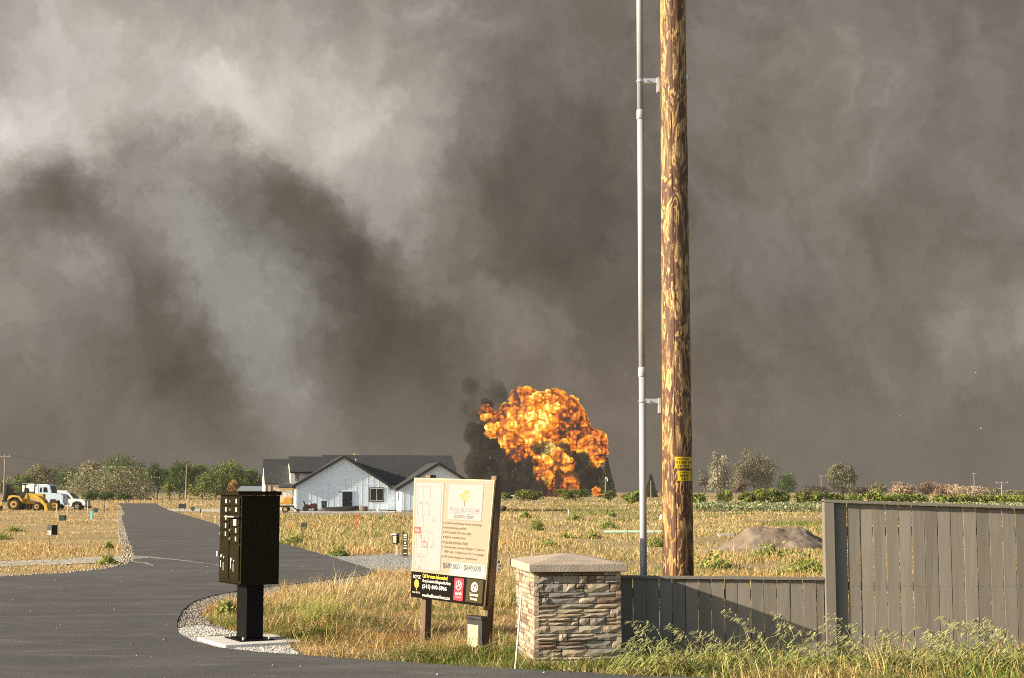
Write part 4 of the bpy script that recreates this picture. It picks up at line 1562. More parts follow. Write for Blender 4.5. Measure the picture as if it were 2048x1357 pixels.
# things along the house wall
def at_house():
    # scooter-like ride-on
    p = hp(617, y=-2.2)
    r = empty('garden_tractor', p + Vector((0, 0, .025)), 'dark red and black ride-on mower by the house wall', 'mower')
    M = frame(p + Vector((0, 0, .025)), (1, .1, 0))
    redm = pm('dark_red_paint', (.07, .014, .014), rough=.5)
    MB(M).side([(-.7, .30), (.0, .26), (.55, .32), (.75, .55), (.55, .85), (.05, .80), (-.2, .62), (-.7, .62)], -.35, .35).build('body', redm, r, bevel=.05)
    MB(M).side([(-.65, .62), (-.15, .62), (-.22, .72), (-.55, .74), (-.68, 1.12), (-.8, 1.10)], -.25, .25).build('seat', M_DARK, r, bevel=.03)
    MB(M).tube([(.05, 0, .8), (-.08, 0, 1.1), (-.15, -.22, 1.15)], .03, 6).build('steering_column', M_DARK, r)
    for x, rr in ((-.5, .30), (.55, .22)):
        for y in (-.42, .42):
            w = MB(M).tube([(x, y - .09, rr), (x, y + .09, rr)], rr, 14).build('wheel', pm('tyre_rubber', (.018, .017, .016), (.035, .03, .026), 6, .9), r)
    # wheeled bin
    p = hp(644, y=-1.6)
    r = empty('wheeled_bin', p + Vector((0, 0, .02)), 'dark green wheeled rubbish bin against the white house wall', 'bin')
    M = frame(p + Vector((0, 0, .02)), (1, .15, 0))
    gm = pm('bin_green', (.035, .075, .065), (.05, .09, .08), 3, .5)
    MB(M).add([(-.24, -.28, .08), (.24, -.28, .08), (.24, .25, .08), (-.24, .25, .08), (-.31, -.36, .98), (.31, -.36, .98), (.31, .34, .98), (-.31, .34, .98)],
              [(0, 3, 2, 1), (4, 5, 6, 7), (0, 1, 5, 4), (1, 2, 6, 5), (2, 3, 7, 6), (3, 0, 4, 7)]).build('body', gm, r, bevel=.03)
    MB(M).side([(-.34, .985), (.34, .985), (.34, 1.03), (.2, 1.09), (-.2, 1.09), (-.34, 1.03)], -.4, .38).build('lid', gm, r, bevel=.02)
    for s in (-.27, .27):
        MB(M).tube([(s - .03, .27, .12), (s + .03, .27, .12)], .12, 12).build('wheel', M_DARK, r)
    # upturned dark boat
    p = hp(672, y=-3.4)
    M = frame(p + Vector((0, 0, .02)), (1, .22, 0))
    vs, fs = [], []
    n = 14
    for i in range(n + 1):
        t = i / n
        x = -2.0 + 4.0 * t
        w = .55 * math.sin(math.pi * min(1, .08 + t * .92)) ** .6
        h = .42 + .15 * t
        for j in range(9):
            a = math.pi * j / 8
            vs.append((x, -math.cos(a) * w, h * math.sin(a) ** .8 * (1 - .35 * abs(2 * t - 1) ** 2) + .16 * abs(2 * t - 1) ** 2))
    for i in range(n):
        for j in range(8):
            q = i * 9 + j
            fs.append((q, q + 9, q + 10, q + 1))
    fs.append(list(range(9)))
    fs.append([n * 9 + j for j in range(9)][::-1])
    r = empty('rowing_boat', p + Vector((0, 0, .02)), 'dark overturned boat lying before the navy door', 'boat')
    MB(M).add(vs, fs).build('hull', pm('dark_hull', (.035, .028, .028), (.05, .04, .038), 3, .6), r, smooth=True)
    MB(M).bar((-1.9, 0, .26), (1.95, 0, .58), .05, .06).build('keel', M_DARK, r)
    # round brown tub
    p = hp(722, y=-1.3)
    r = empty('barrel_tub', p + Vector((0, 0, .02)), 'low round brown barrel tub below the house window', 'tub')
    bm_ = pm('tub_brown', (.12, .09, .06), (.17, .13, .09), 6, .8)
    MB(Matrix.Translation(p + Vector((0, 0, .02)))).tube([(0, 0, 0), (0, 0, .25), (0, 0, .5)], [.40, .44, .40], 18).build('staves', bm_, r)
    for z in (.12, .40):
        MB(Matrix.Translation(p + Vector((0, 0, .02)))).tube([(0, 0, z - .03), (0, 0, z + .03)], .445, 18).build('hoop', pm('hoop_rust', (.10, .06, .04), rough=.6), r)
    # bucket
    p = hp(746, y=-3.0)
    o = MB(Matrix.Translation(p)).tube([(0, 0, .0), (0, 0, .3)], [.12, .15], 10).build('bucket', M_WHITE)
    tag(o, 'small white bucket on the ground near the corner of the house', 'bucket')
    # yellow trencher
    D = 152
    k = FPX / D
    p = at(572, 1030, D)
    p.z = float(gz(D)) + .025
    r = empty('trenching_machine', p, 'old yellow trenching machine half hidden behind the cluster mailbox', 'trencher')
    M = frame(p, (1, .05, 0))
    q = lambda px, py: ((px - 572) / k, (1030 - py) / k)
    yl = pm('machine_yellow', (.62, .33, .04), (.50, .26, .04), 3, .55)
    rub = MATS['tyre_rubber']
    MB(M).side([q(540, 1014), q(585, 1014), q(585, 1002), q(568, 1000), q(566, 1009), q(540, 1010)], -.6, .6).build('body', yl, r, bevel=.05)
    MB(M).side([q(567, 1013.5), q(585.2, 1013.5), q(585.2, 999.5), q(567, 1000.5)], -.45, .45).build('fuel_tank', yl, r, bevel=.06)
    MB(M).bar((-1.6, 0, .62), (.75, 0, .62), .5, .18).build('chassis', pm('machine_rust', (.16, .10, .05), (.24, .15, .08), 4, .8), r)
    for px_, sx in ((572, 0), (548, 0)):
        for y in (-.75, .75):
            c = q(px_, 1025)
            w = MB(M).tube([(c[0], y - .14, .32), (c[0], y + .14, .32)], .33, 18).build('wheel', rub, r)
            MB(M).tube([(c[0], y - .15, .32), (c[0], y + .15, .32)], .19, 12).build('rim', pm('rim_tan', (.42, .28, .14), rough=.7), w)
    for px_ in (563, 584):
        c = q(px_, 985)
        MB(M).tube([(c[0], -.5, 1.0), (c[0], -.5, c[1])], .03, 6).build('canopy_post', yl, r)
        MB(M).tube([(c[0], .5, 1.0), (c[0], .5, c[1])], .03, 6).build('canopy_post', yl, r)
    a, bb = q(552, 983.5), q(587, 983.5)
    MB(M).box((a[0], -.6, a[1]), (bb[0], .6, a[1] + .07)).build('canopy', yl, r)
    MB(M).bar((.7, 0, .6), (1.15, 0, .15), .12, .14).build('digging_boom', MATS['machine_rust'], r)
    MB(M).bar((1.15, 0, .35), (1.25, 0, .02), .3, .12).build('digging_bucket', MATS['machine_rust'], r)
    # low grey-blue shed far behind
    D = 300
    p0, p1 = at(474, 990, D), at(566, 990, D)
    z0 = float(gz(D))
    zt, ze = at(474, 972.5, D).z, at(474, 981.5, D).z
    r = empty('metal_shed', ((p0.x + p1.x) / 2, D, z0), 'long low shed with a pale blue metal roof behind the house', 'shed')
    MB().box((p0.x + .3, D, z0 - .1), (p1.x, D + 8, ze)).build('wall', M_WHITE, r)
    MB().prism([(p0.x, D - .4, ze - .05), (p0.x, D + 4, zt), (p0.x, D + 8.4, ze - .05)], (p1.x - p0.x, 0, 0)).build('roof', pm('blue_metal_roof', (.30, .36, .41), (.26, .32, .37), 1, .4, metallic=.3), r)
    for i in range(4):
        x = p0.x + 1.2 + i * 2.1
        MB().box((x, D - .06, z0 + .5), (x + .9, D - .005, z0 + 1.4)).build('window', M_GLASS, r)


at_house()


# ------------------------------------------------------------------ machines parked at the left
def at_left():
    D = 168.0
    k = FPX / D
    zg = float(gz(D))
    rub = MATS['tyre_rubber']
    yl = pm('loader_yellow', (.60, .38, .05), (.46, .30, .06), 2, .6)
    blk = pm('cab_black', (.02, .02, .022), (.03, .03, .03), 4, .5)

    def F(px0, dd):
        o = at(px0, 1021.5, D + dd)
        o.z = zg
        return o, Matrix.Translation(o)

    def wheel(M, x, y, rr, wd, rim, root):
        w = MB(M).tube([(x, y - wd / 2, rr), (x, y - wd * .35, rr), (x, y + wd * .35, rr), (x, y + wd / 2, rr)], [rr * .86, rr, rr, rr * .86], 22).build('wheel', rub, root)
        MB(M).tube([(x, y - wd / 2 - .02, rr), (x, y + wd / 2 + .02, rr)], rr * .52, 16).build('rim', rim, w)
        MB(M).tube([(x, y - wd / 2 - .05, rr), (x, y + wd / 2 + .05, rr)], rr * .2, 10).build('hub', blk, w)
        return w
    # backhoe loader
    o, M = F(45, 0)
    q = lambda px, py: ((px - 45) / k, (1021.5 - py) / k)
    r = empty('backhoe_loader', o, 'yellow backhoe loader with an open black cab beside the pale truck', 'backhoe')
    rimy = pm('rim_rust_yellow', (.48, .27, .07), rough=.7)
    for y in (-.85, .85):
        wheel(M, q(33, 0)[0], y, .73, .42, rimy, r)
        wheel(M, q(78, 0)[0], y * .95, .48, .3, rimy, r)
    MB(M).side([q(20, 1006), q(88, 1009), q(88, 988.5), q(54, 986.5), q(50, 997), q(20, 998)], -.42, .42).build('hood', yl, r, bevel=.05)
    for y in (-.95, .95):
        MB(M).side([q(20, 1000), q(24, 991.5), q(31, 990.5), q(44, 992), q(52, 1003), q(48, 1003), q(42, 995), q(31, 994), q(24, 999)], y - .22, y + .22).build('fender', yl, r)
        arm = MB(M)
        a, b_, c, d = q(63, 989), q(78, 996), q(98, 1017), q(66, 998)
        arm.side([q(61, 986), q(74, 989), q(88, 999), q(101, 1018), q(96, 1019), q(84, 1004), q(72, 995), q(61, 991)], y * .75 - .07, y * .75 + .07)
        arm.build('loader_arm', yl, r, bevel=.02)
        MB(M).bar((q(64, 998)[0], y * .75, q(64, 1000)[1]), (q(84, 997)[0], y * .75, q(84, 1001)[1]), .07).build('lift_ram', M_STEEL, r)
    MB(M).side([q(93, 1007), q(97, 1006), q(101, 1021), q(94, 1021), q(112, 1021.3), q(111, 1022), q(92, 1021.5)][:4], -1.05, 1.05).build('bucket', yl, r)
    for (px_, py_) in ((12, 1000), (46, 993)):
        for y in (-.65, .65):
            a, b_ = q(px_, py_), q(px_ + (5 if px_ < 20 else -1), 970.5)
            MB(M).bar((a[0], y, a[1]), (b_[0], y, b_[1]), .09).build('cab_post', blk, r)
    a, b_ = q(15, 971), q(49, 968.5)
    MB(M).box((a[0], -.8, a[1]), (b_[0], .8, b_[1])).build('cab_roof', blk, r, bevel=.03)
    MB(M).side([q(9, 1000), q(20, 1001), q(20, 972), q(15, 971.5), q(10, 980)], -.6, .6).build('rear_console', blk, r)
    MB(M).side([q(24, 991), q(36, 991), q(36, 987), q(27, 986), q(25, 979), q(22, 979)], -.28, .28).build('seat', blk, r, bevel=.03)
    MB(M).side([q(48, 995), q(55, 995), q(55, 978), q(50, 976)], -.4, .4).build('dashboard', blk, r)
    MB(M).tube([q(75.5, 990)[:1] + (-.2,) + q(75.5, 990)[1:], q(75.5, 969)[:1] + (-.2,) + q(75.5, 969)[1:]], .055, 8).build('exhaust_stack', M_STEEL, r)
    a, b_, c, d = q(14, 1003), q(4, 1002), q(-4, 1012), q(2, 1016)
    MB(M).bar((a[0], 0, a[1]), (b_[0], 0, b_[1]), .18, .22).build('boom', blk, r)
    MB(M).bar((b_[0], 0, b_[1]), (d[0] - .2, 0, d[1] - .1), .16, .2).build('dipper', yl, r)
    MB(M).side([(d[0] - .5, .05), (d[0] + .05, .02), (d[0] + .12, .5), (d[0] - .2, .55)], -.3, .3).build('digging_bucket', blk, r)

    # pale blue truck
    o, M = F(100, 4.5)
    q = lambda px, py: ((px - 100) / k * 1.027, (1021.5 - py) / k * 1.027)
    r = empty('work_truck', o, 'pale blue bonneted work truck between the backhoe and the white pickup', 'truck')
    bl = pm('pale_blue_paint', (.56, .68, .76), (.52, .64, .73), 1.5, .35, spec=.5)
    MB(M).side([q(74, 1008), q(104, 1008), q(106, 1000), q(123, 1000), q(126, 1010), q(131, 1010), q(131, 993), q(126, 989), q(108, 987.5), q(104, 972.5), q(99, 970), q(80, 970), q(75, 976)], -1.0, 1.0).build('cab', bl, r, bevel=.07)
    for y in (-1.0, 1.0):
        s = .012 * (1 if y > 0 else -1)
        MB(M).side([q(91, 986), q(99.5, 986), q(97.5, 976), q(91, 976)], y - s, y + s * 1.6).build('door_window', M_GLASS, r)
        MB(M).side([q(83.5, 986), q(87.5, 986), q(87.5, 976.5), q(84.5, 976.5)], y - s, y + s * 1.6).build('quarter_window', M_GLASS, r)
        wheel(M, q(113.5, 0)[0], y * .92, .58, .3, rimy, r)
        wheel(M, q(52, 0)[0], y * .92, .58, .3, rimy, r)
        MB(M).tube([(q(129.6, 0)[0], y * .7, q(0, 995)[1]), (q(131.6, 0)[0], y * .7, q(0, 995)[1])], .12, 12).build('headlight', M_GLASS, r)
    MB(M).side([q(108.2, 987), q(104.6, 974), q(105.4, 973.6), q(109.2, 986.6)], -.85, .85).build('windshield', M_GLASS, r)
    MB(M).box((q(30, 0)[0], -1.0, .75), (q(73, 0)[0], 1.0, q(0, 986)[1])).build('flatbed', blk, r, bevel=.03)
    MB(M).box((q(48, 0)[0], -1.02, q(0, 985)[1]), (q(73, 0)[0], 1.02, q(0, 969)[1])).build('cargo_box', M_WHITE, r, bevel=.04)
    MB(M).box((q(131.2, 0)[0], -1.05, .55), (q(133.2, 0)[0], 1.05, .8)).build('bumper', M_STEEL, r, bevel=.03)

    # white pickup
    o, M = F(150, 9.5)
    kk = 1.058
    q = lambda px, py: ((px - 150) / k * kk, (1021.5 - py) / k * kk)
    r = empty('white_pickup', o, 'white pickup with black bull bar, parked furthest to the right of the machines', 'pickup')
    wh = pm('white_car_paint', (.78, .78, .76), rough=.3, spec=.5)
    MB(M).side([q(80, 1015), q(148, 1015.5), q(150, 1008), q(157, 1005), q(164, 1006), q(168, 1013), q(174, 1014), q(175, 1005), q(171, 1001.5), q(155, 999.5), q(152, 999.5), q(143, 989), q(128, 988.3), q(80, 988.3)], -.92, .92).build('body', wh, r, bevel=.07)
    MB(M).side([q(82, 988), q(142, 988.6), q(137, 984), q(84, 982)], -.88, .88).build('canopy_shell', wh, r, bevel=.08)
    for y in (-.92, .92):
        s = .012 * (1 if y > 0 else -1)
        MB(M).side([q(132.5, 999.5), q(145.5, 999.5), q(138.5, 991), q(133, 990.8)], y - s, y + s * 1.6).build('door_window', M_GLASS, r)
        MB(M).side([q(108, 998), q(129, 998.5), q(129, 991), q(108, 990.6)], y - s, y + s * 1.6).build('rear_window', M_GLASS, r)
        wheel(M, q(158, 0)[0], y * .88, .40, .24, M_STEEL, r)
        wheel(M, q(100, 0)[0], y * .88, .40, .24, M_STEEL, r)
        MB(M).side([q(148, 1015), q(150, 1007.5), q(157, 1004.5), q(165, 1006), q(168.5, 1013), q(165.5, 1010), q(158, 1006.6), q(152, 1008.6), q(149.5, 1015)], y - .03, y + .03).build('wheel_arch', blk, r)
        MB(M).box((q(174.6, 0)[0], y * .75 - .12, q(0, 1007)[1]), (q(175.6, 0)[0], y * .75 + .12, q(0, 1004)[1])).build('headlight', M_GLASS, r)
    MB(M).side([q(152.3, 999.2), q(143.3, 989.2), q(144.4, 988.9), q(153.8, 999)], -.8, .8).build('windshield', M_GLASS, r)
    MB(M).box((q(174.5, 0)[0], -.9, q(0, 1018)[1]), (q(178.5, 0)[0], .9, q(0, 1013.5)[1])).build('bumper', blk, r, bevel=.03)
    for y in (-.4, .4):
        MB(M).bar((q(178, 0)[0], y, q(0, 1017)[1]), (q(177, 0)[0], y, q(0, 1003)[1]), .06).build('bull_bar', blk, r)
    MB(M).bar((q(177.3, 0)[0], -.75, q(0, 1004)[1]), (q(177.3, 0)[0], .75, q(0, 1004)[1]), .07).build('bull_bar', blk, r)


at_left()


# ------------------------------------------------------------------ small things about the lots
def small_things():
    # black yard sign at the left
    p = gnd(99, 1101)
    r = empty('yard_sign', p, 'small black yard sign on a thin stake in the dry grass', 'yard sign')
    k = FPX / p.y
    h = lambda py: (1101 - py) / k
    MB(Matrix.Translation(p)).tube([(0, 0, -.05), (0, 0, h(1054))], .012, 6).build('stake', M_DARK, r)
    M = frame(p, (1, -.35, 0))
    MB(M).box((-5.5 / k, -.03, h(1073)), (5.5 / k, -.012, h(1050.5))).build('board', M_DARK, r)
    MB(M).box((-4.6 / k, -.033, h(1071.5)), (4.2 / k, -.0305, h(1062))).build('photo_print', pm('faded_print', (.45, .42, .36), (.22, .20, .17), 9, .6), r)
    M2 = frame(p + Vector((.10, .10, 0)), (1, .5, 0))
    MB(M2).box((-4.5 / k, .0, h(1071)), (6 / k, .015, h(1051.5))).build('board', M_DARK, r)

    def stake(px, y0, y1, w, mat, name, label, cat, lean=0.0):
        p = gnd(px, y1)
        k = FPX / p.y
        o = MB(Matrix.Translation(p)).bar((0, 0, -.05), (lean, 0, (y1 - y0) / k), w / k, w / k).build(name, mat)
        tag(o, label, cat)

    def ubox(px, y0, y1, w, mat, label, cap=True):
        p = gnd(px, y1)
        k = FPX / p.y
        r = empty('utility_box', p, label, 'utility box', 'utility boxes on the lots')
        hh, ww = (y1 - y0) / k, w / k
        MB(Matrix.Translation(p)).box((-ww / 2, -ww / 2, -.03), (ww / 2, ww / 2, hh * .8)).build('body', mat, r, bevel=.02)
        MB(Matrix.Translation(p)).add([(-ww * .54, -ww * .54, hh * .8 + .002), (ww * .54, -ww * .54, hh * .8 + .002), (ww * .54, ww * .54, hh * .8 + .002), (-ww * .54, ww * .54, hh * .8 + .002),
                                       (-ww * .45, -ww * .45, hh), (ww * .45, -ww * .45, hh), (ww * .45, ww * .45, hh), (-ww * .45, ww * .45, hh)],
                                      [(0, 3, 2, 1), (4, 5, 6, 7), (0, 1, 5, 4), (1, 2, 6, 5), (2, 3, 7, 6), (3, 0, 4, 7)]).build('lid', mat, r)
    gb = pm('box_green', (.03, .055, .045), (.04, .065, .055), 4, .5)
    tan = pm('lath_tan', (.60, .46, .28), rough=.8)
    org = pm('lath_red', (.62, .10, .05), rough=.7)
    teal = pm('marker_teal', (.22, .55, .45), rough=.5)
    ubox(125, 1031, 1043, 12, gb, 'low dark utility box in the grass below the pickup')
    ubox(191, 1016, 1025, 6.5, gb, 'small dark utility box by the teal marker post')
    ubox(385.5, 1014, 1023, 6, gb, 'small dark utility box beside the far concrete drive')
    ubox(608, 1046, 1061, 11, gb, 'green utility pedestal standing in the grass before the house')
    stake(183, 1022, 1038, 4.5, teal, 'marker_post', 'short teal marker post in the grass left of the road', 'marker post')
    stake(175, 1003, 1026, 1.6, tan, 'survey_lath', 'tan survey lath standing before the bull bar of the pickup', 'stake')
    stake(134.5, 1008, 1034, 1.5, tan, 'survey_lath', 'tan survey lath standing before the pale blue truck', 'stake')
    stake(112, 1008, 1036, 2.2, tan, 'survey_lath', 'thicker tan survey lath near the truck wheel', 'stake', .05)
    stake(208.5, 1010, 1024, 1.5, M_DARK, 'marker_post', 'dark thin marker post nearest the left edge of the far road', 'marker post')
    stake(203, 1125, 1138, 1.8, pm('stake_brown', (.14, .09, .05), rough=.8), 'marker_post', 'short dark wooden stake beside the gravel drive', 'marker post', .02)
    stake(401, 1018, 1026, 2, M_DARK, 'marker_post', 'small dark post right of the box by the concrete drive', 'marker post')
    stake(402.5, 1026, 1034, 1.2, M_WHITE, 'survey_lath', 'white lath below the far concrete drive', 'stake')
    stake(430, 1031, 1046, 1.3, M_WHITE, 'survey_lath', 'white lath at the road edge just left of the mailbox', 'stake')
    stake(713, 1028, 1058, 2, org, 'survey_lath', 'tall red survey lath in the grass before the house', 'stake', -.03)
    stake(1137, 1020, 1031, 2.2, M_WHITE, 'survey_lath', 'white lath far out in the field right of the sign', 'stake')
    stake(1085, 1037, 1060, 1.2, tan, 'survey_lath', 'thin tan lath in the field beside a green weed', 'stake', .04)
    stake(376, 993, 1019, 4, pm('post_tan', (.42, .31, .20), (.3, .2, .12), 4, .8), 'wooden_post', 'square tan wooden post by the bend of the far road', 'post')
    # black low sign next to the post
    p = gnd(364, 1021)
    k = FPX / p.y
    r = empty('lot_sign', p, 'low black lot sign beside the square wooden post', 'sign')
    MB(Matrix.Translation(p)).box((-7 / k, -.03, 4 / k), (7.5 / k, .03, 13 / k)).build('board', M_DARK, r)
    for s in (-5, 5):
        MB(Matrix.Translation(p)).bar((s / k, .05, -.05), (s / k, .05, 12 / k), .06).build('leg', M_DARK, r)
    # flyer box on a post
    p = gnd(793, 1112)
    k = FPX / p.y
    h = lambda py: (1112 - py) / k
    r = empty('flyer_stand', p, 'black flyer box on a pale post at the gravel entry', 'flyer box')
    MB(Matrix.Translation(p)).bar((0, .03, -.05), (0, .03, h(1085)), 5 / k, 4 / k).build('post', pm('post_pale', (.55, .45, .33), rough=.8), r)
    M = frame(p, (1, -.5, 0))
    MB(M).side([(-6.5 / k, h(1088)), (6.5 / k, h(1088)), (6.5 / k, h(1071)), (-6.5 / k, h(1071))], -.13, -.0).build('case', M_DARK, r, bevel=.02)
    MB(M).box((-1.5 / k, -.136, h(1086)), (5 / k, -.131, h(1072.5))).build('clear_window', pm('flyer_yellow', (.55, .42, .14), (.42, .34, .12), 10, .4), r)
    MB(M).side([(-7 / k, h(1070.8)), (7 / k, h(1070.8)), (5 / k, h(1067.5)), (-5 / k, h(1067.5))], -.16, .02).build('lid', pm('lid_grey', (.3, .3, .27), rough=.4), r)
    # tall narrow builder's sign
    p = gnd(810.5, 1115)
    k = FPX / p.y
    h = lambda py: (1115 - py) / k
    r = empty('builder_sign', p, 'tall narrow dark sign with white blocks of print beside the flyer box', 'sign')
    M = frame(p, (1, -.15, 0))
    MB(M).bar((-4.5 / k, .02, -.05), (-4.5 / k, .02, h(1064)), .035).build('stake', M_DARK, r)
    MB(M).box((-4 / k, -.02, h(1113.5)), (4.6 / k, .01, h(1068.5))).build('board', pm('sign_brown', (.05, .03, .02), rough=.5), r)
    for (a, b) in ((1070, 1073), (1074.5, 1077), (1080, 1081.5), (1084.5, 1089), (1091, 1093), (1096, 1098.5), (1106.5, 1108.5)):
        w = 1.4 if a == 1084.5 else 3.2
        MB(M).box((-w / k, -.024, h(b)), (w / k, -.0205, h(a))).build('print_block', pm('print_pale', (.68, .68, .60), rough=.5), r)
    # pale green pipe lying in the field
    a, b = gnd(1208, 1069), gnd(1352, 1069)
    o = MB().tube([a + Vector((0, 0, .1)), b + Vector((0, 0, .1))], .075, 10).build('irrigation_pipe', pm('pipe_green', (.42, .56, .45), rough=.5))
    tag(o, 'pale green irrigation pipe lying across the dry field', 'pipe')
    # dark bin out in the field
    p = gnd(1007, 1024)
    k = FPX / p.y
    r = empty('metal_drum', p, 'dark tilted drum in the field right beside the sign', 'drum')
    MB(Matrix.Translation(p)).tube([(-.25, 0, .1), (.15, 0, 10.5 / k)], [6 / k, 5 / k], 12).build('barrel', M_DARK, r)
    MB(Matrix.Translation(p)).tube([(.12, 0, 9.8 / k), (.17, 0, 11 / k)], 5.6 / k, 12).build('rim', M_DARK, r)
    # white sack behind the pole
    p = gnd(1322, 1041)
    k = FPX / p.y
    o = MB(Matrix.Translation(p)).tube([(0, 0, -.02), (0, 0, 4 / k), (.05, 0, 9 / k), (0, 0, 11.5 / k)], [3.2 / k, 4 / k, 3 / k, .8 / k], 9).build('white_sack', M_WHITE, smooth=True)
    tag(o, 'white sack in the field showing beside the wooden pole', 'sack')
    # low concrete culvert lid at left of the mound
    p = gnd(1452, 1073)
    o = MB(Matrix.Translation(p)).cbox((0, 0, .05), (.7, .5, .14)).build('rubble_block', pm('rubble_grey', (.32, .3, .28), rough=.9), bevel=.04)
    tag(o, 'grey block of rubble lying left of the soil mound', 'rubble')
    # birds before the smoke
    for i, (px, py, w, ln) in enumerate(((1952, 746, 7, 'white bird gliding highest, below the hill edge'), (1801, 832, 5.5, 'white bird in the smoke, farthest from the fence corner'), (1962, 857, 6, 'white bird flying lowest, over the tall fence'))):
        D = 130 + 15 * i
        k = FPX / D
        p = at(px, py, D)
        s = w / k / 2
        r = empty('bird', p, ln, 'bird', 'white birds before the smoke')
        M = Matrix.Translation(p) @ Matrix.Rotation(.4 + i, 4, 'Z')
        MB(M).tube([(-s * .55, 0, 0), (-s * .2, 0, .0), (s * .25, 0, .01), (s * .55, 0, 0)], [.01, s * .16, s * .13, .008], 8).build('body', M_WHITE, r, smooth=True)
        for sy in (-1, 1):
            MB(M).add([(-.25 * s, 0, .0), (.2 * s, 0, .0), (.05 * s, sy * s * .6, .3 * s), (-.2 * s, sy * s * .6, .3 * s), (-.22 * s, sy * s * 1.1, .12 * s)], [(0, 1, 2, 3), (3, 2, 4)]).build('wing', M_WHITE, r)


small_things()


# ------------------------------------------------------------------ soil mound
def make_mound():
    c = gnd(1545, 1098)
    k = FPX / c.y
    n = 90
    xs = np.linspace(-150 / k, 210 / k, n)
    ys = np.linspace(-2.6, 2.6, 60)
    X, Y = np.meshgrid(xs, ys)
    h = 44 / k
    prof = 1.0 * np.exp(-((X + 25 / k) / (58 / k)) ** 2) + .55 * np.exp(-((X - 58 / k) / (55 / k)) ** 2) + .34 * np.exp(-((X - 20 / k) / (95 / k)) ** 2)
    prof = np.minimum(prof, 1.05)
    f = prof * np.exp(-(Y / 1.35) ** 2)
    Z = h * f - .07 + (fbm2(X * 2.2, Y * 2.2, 21, 5) - .5) * .22 * np.clip(f * 3, 0, 1) + (vn2(X * 11, Y * 11, 31) - .5) * .05 * np.clip(f * 3, 0, 1)
    v = np.stack([X + c.x, Y + c.y, Z + gz(Y + c.y)], -1).reshape(-1, 3)
    i = (np.arange(59)[:, None] * n + np.arange(n - 1)[None, :]).ravel()
    fcs = np.stack([i, i + 1, i + n + 1, i + n], 1)
    o = npmesh('soil_mound', v, fcs, pm('mound_soil', (.17, .13, .095), (.225, .18, .135), 1.6, .95, .9, 14), smooth=True)
    tag(o, 'twin humped heap of grey brown soil behind the low fence', 'soil mound')


make_mound()

# ================================================================== VEGETATION
M_LEAF = leafmat('leaf', .30)
M_BLADE = leafmat('grass_blade', .35)
M_BARK = pm('bark', (.16, .12, .085), (.10, .075, .055), 4, .95)


def mixcol(n, cols, w=None, jit=.12):
    c = np.array(cols, float)
    k = RNG.choice(len(c), n, p=w)
    return np.clip(c[k] * (1 + RNG.normal(0, jit, (n, 1))), .005, .9)


def crown_points(lobes, n, droop=0.0, clump=.30, shear=0.0, nclump=None):
    """leaf centres: clumps on the shells of the lobes, each clump a small cloud"""
    L = np.array(lobes, float)                 # cx, cz, rx, rz (cy = 0, ry = rx)
    area = L[:, 2] * L[:, 3]
    nc = nclump or max(26, n // 75)
    li = RNG.choice(len(L), nc, p=area / area.sum())
    d = RNG.normal(size=(nc, 3))
    d /= np.linalg.norm(d, axis=1, keepdims=True)
    r = RNG.uniform(.45, 1.0, (nc, 1)) ** .5
    c = np.stack([L[li, 0], np.zeros(nc), L[li, 1]], 1) + d * r * np.stack([L[li, 2], L[li, 2], L[li, 3]], 1)
    ci = RNG.choice(nc, n)
    s = (L[li, 2][ci] * clump)[:, None]
    q = RNG.normal(size=(n, 3)) * s * [1, 1, .8]
    if droop:
        t = RNG.exponential(1.0, n) * droop * L[li, 3][ci]
        q[:, 2] -= t
        q[:, 0] += t * shear
        q[:, :2] *= .7
    return c[ci] + q, ci


def tree(name, label, px0, px1, ptop, pbase, D, cols, n=2600, droop=0.0, shear=0.0, leaf=None, lobes=None, trunk=True, cat='tree', group=None, par_y=0.0, w=None):
    """tree between px0..px1, crown top at ptop, standing on the ground at distance D"""
    k = FPX / D
    zg = float(gz(D))
    cx = at((px0 + px1) / 2, 985, D).x
    W = (px1 - px0) / k
    top = at(0, ptop, D).z - zg
    base = Vector((cx, D, zg))
    root = empty(name, base, label, cat, group)
    rr = W / 2
    if lobes is None:
        m = 6
        lobes = []
        z0 = top * .30
        for i in range(m):
            a = RNG.uniform(-1, 1)
            f = RNG.uniform(.25, .85)
            sz = RNG.uniform(.38, .55)
            lobes.append((a * rr * (1 - sz) * 1.05, z0 + (top - z0) * f * (1 - sz * .35), rr * sz, (top - z0) * sz * .62))
        lobes.append((0, top * .62, rr * .72, top * .34))
    else:
        lobes = [(a * rr, b * top, c * rr, d * top) for a, b, c, d in lobes]
    n = int(n * 1.6)
    pts, ci = crown_points(lobes, n, droop, shear=shear)
    pts[:, 2] = np.clip(pts[:, 2], .15, top * 1.03)
    tone = RNG.uniform(.6, 1.35, ci.max() + 1)[ci][:, None]
    c = mixcol(n, cols, w, .10) * tone
    size = leaf or max(.2, 2.0 / k)
    leaves('crown', pts + np.array(base), size, c, M_LEAF, root, droop=((shear * .5, 0, -1), .55) if droop else None)
    if trunk:
        tb = MB()
        hh = top * .62
        rt = max(.08, top * .022)
        tb.tube([base + Vector((0, 0, -.2)), base + Vector((rr * .04, 0, hh * .5)), base + Vector((-rr * .03, 0, hh))], [rt * 1.2, rt * .8, rt * .3], 8)
        for (lx, lz, lr, lh) in lobes[:5]:
            tb.tube([base + Vector((0, 0, hh * .35)), base + Vector((lx * .5, 0, (hh * .4 + lz) / 2)), base + Vector((lx, random.uniform(-.5, .5) * lr, lz))], [rt * .6, rt * .4, rt * .12], 6)
        tb.build('trunk', M_BARK, root)
    return root


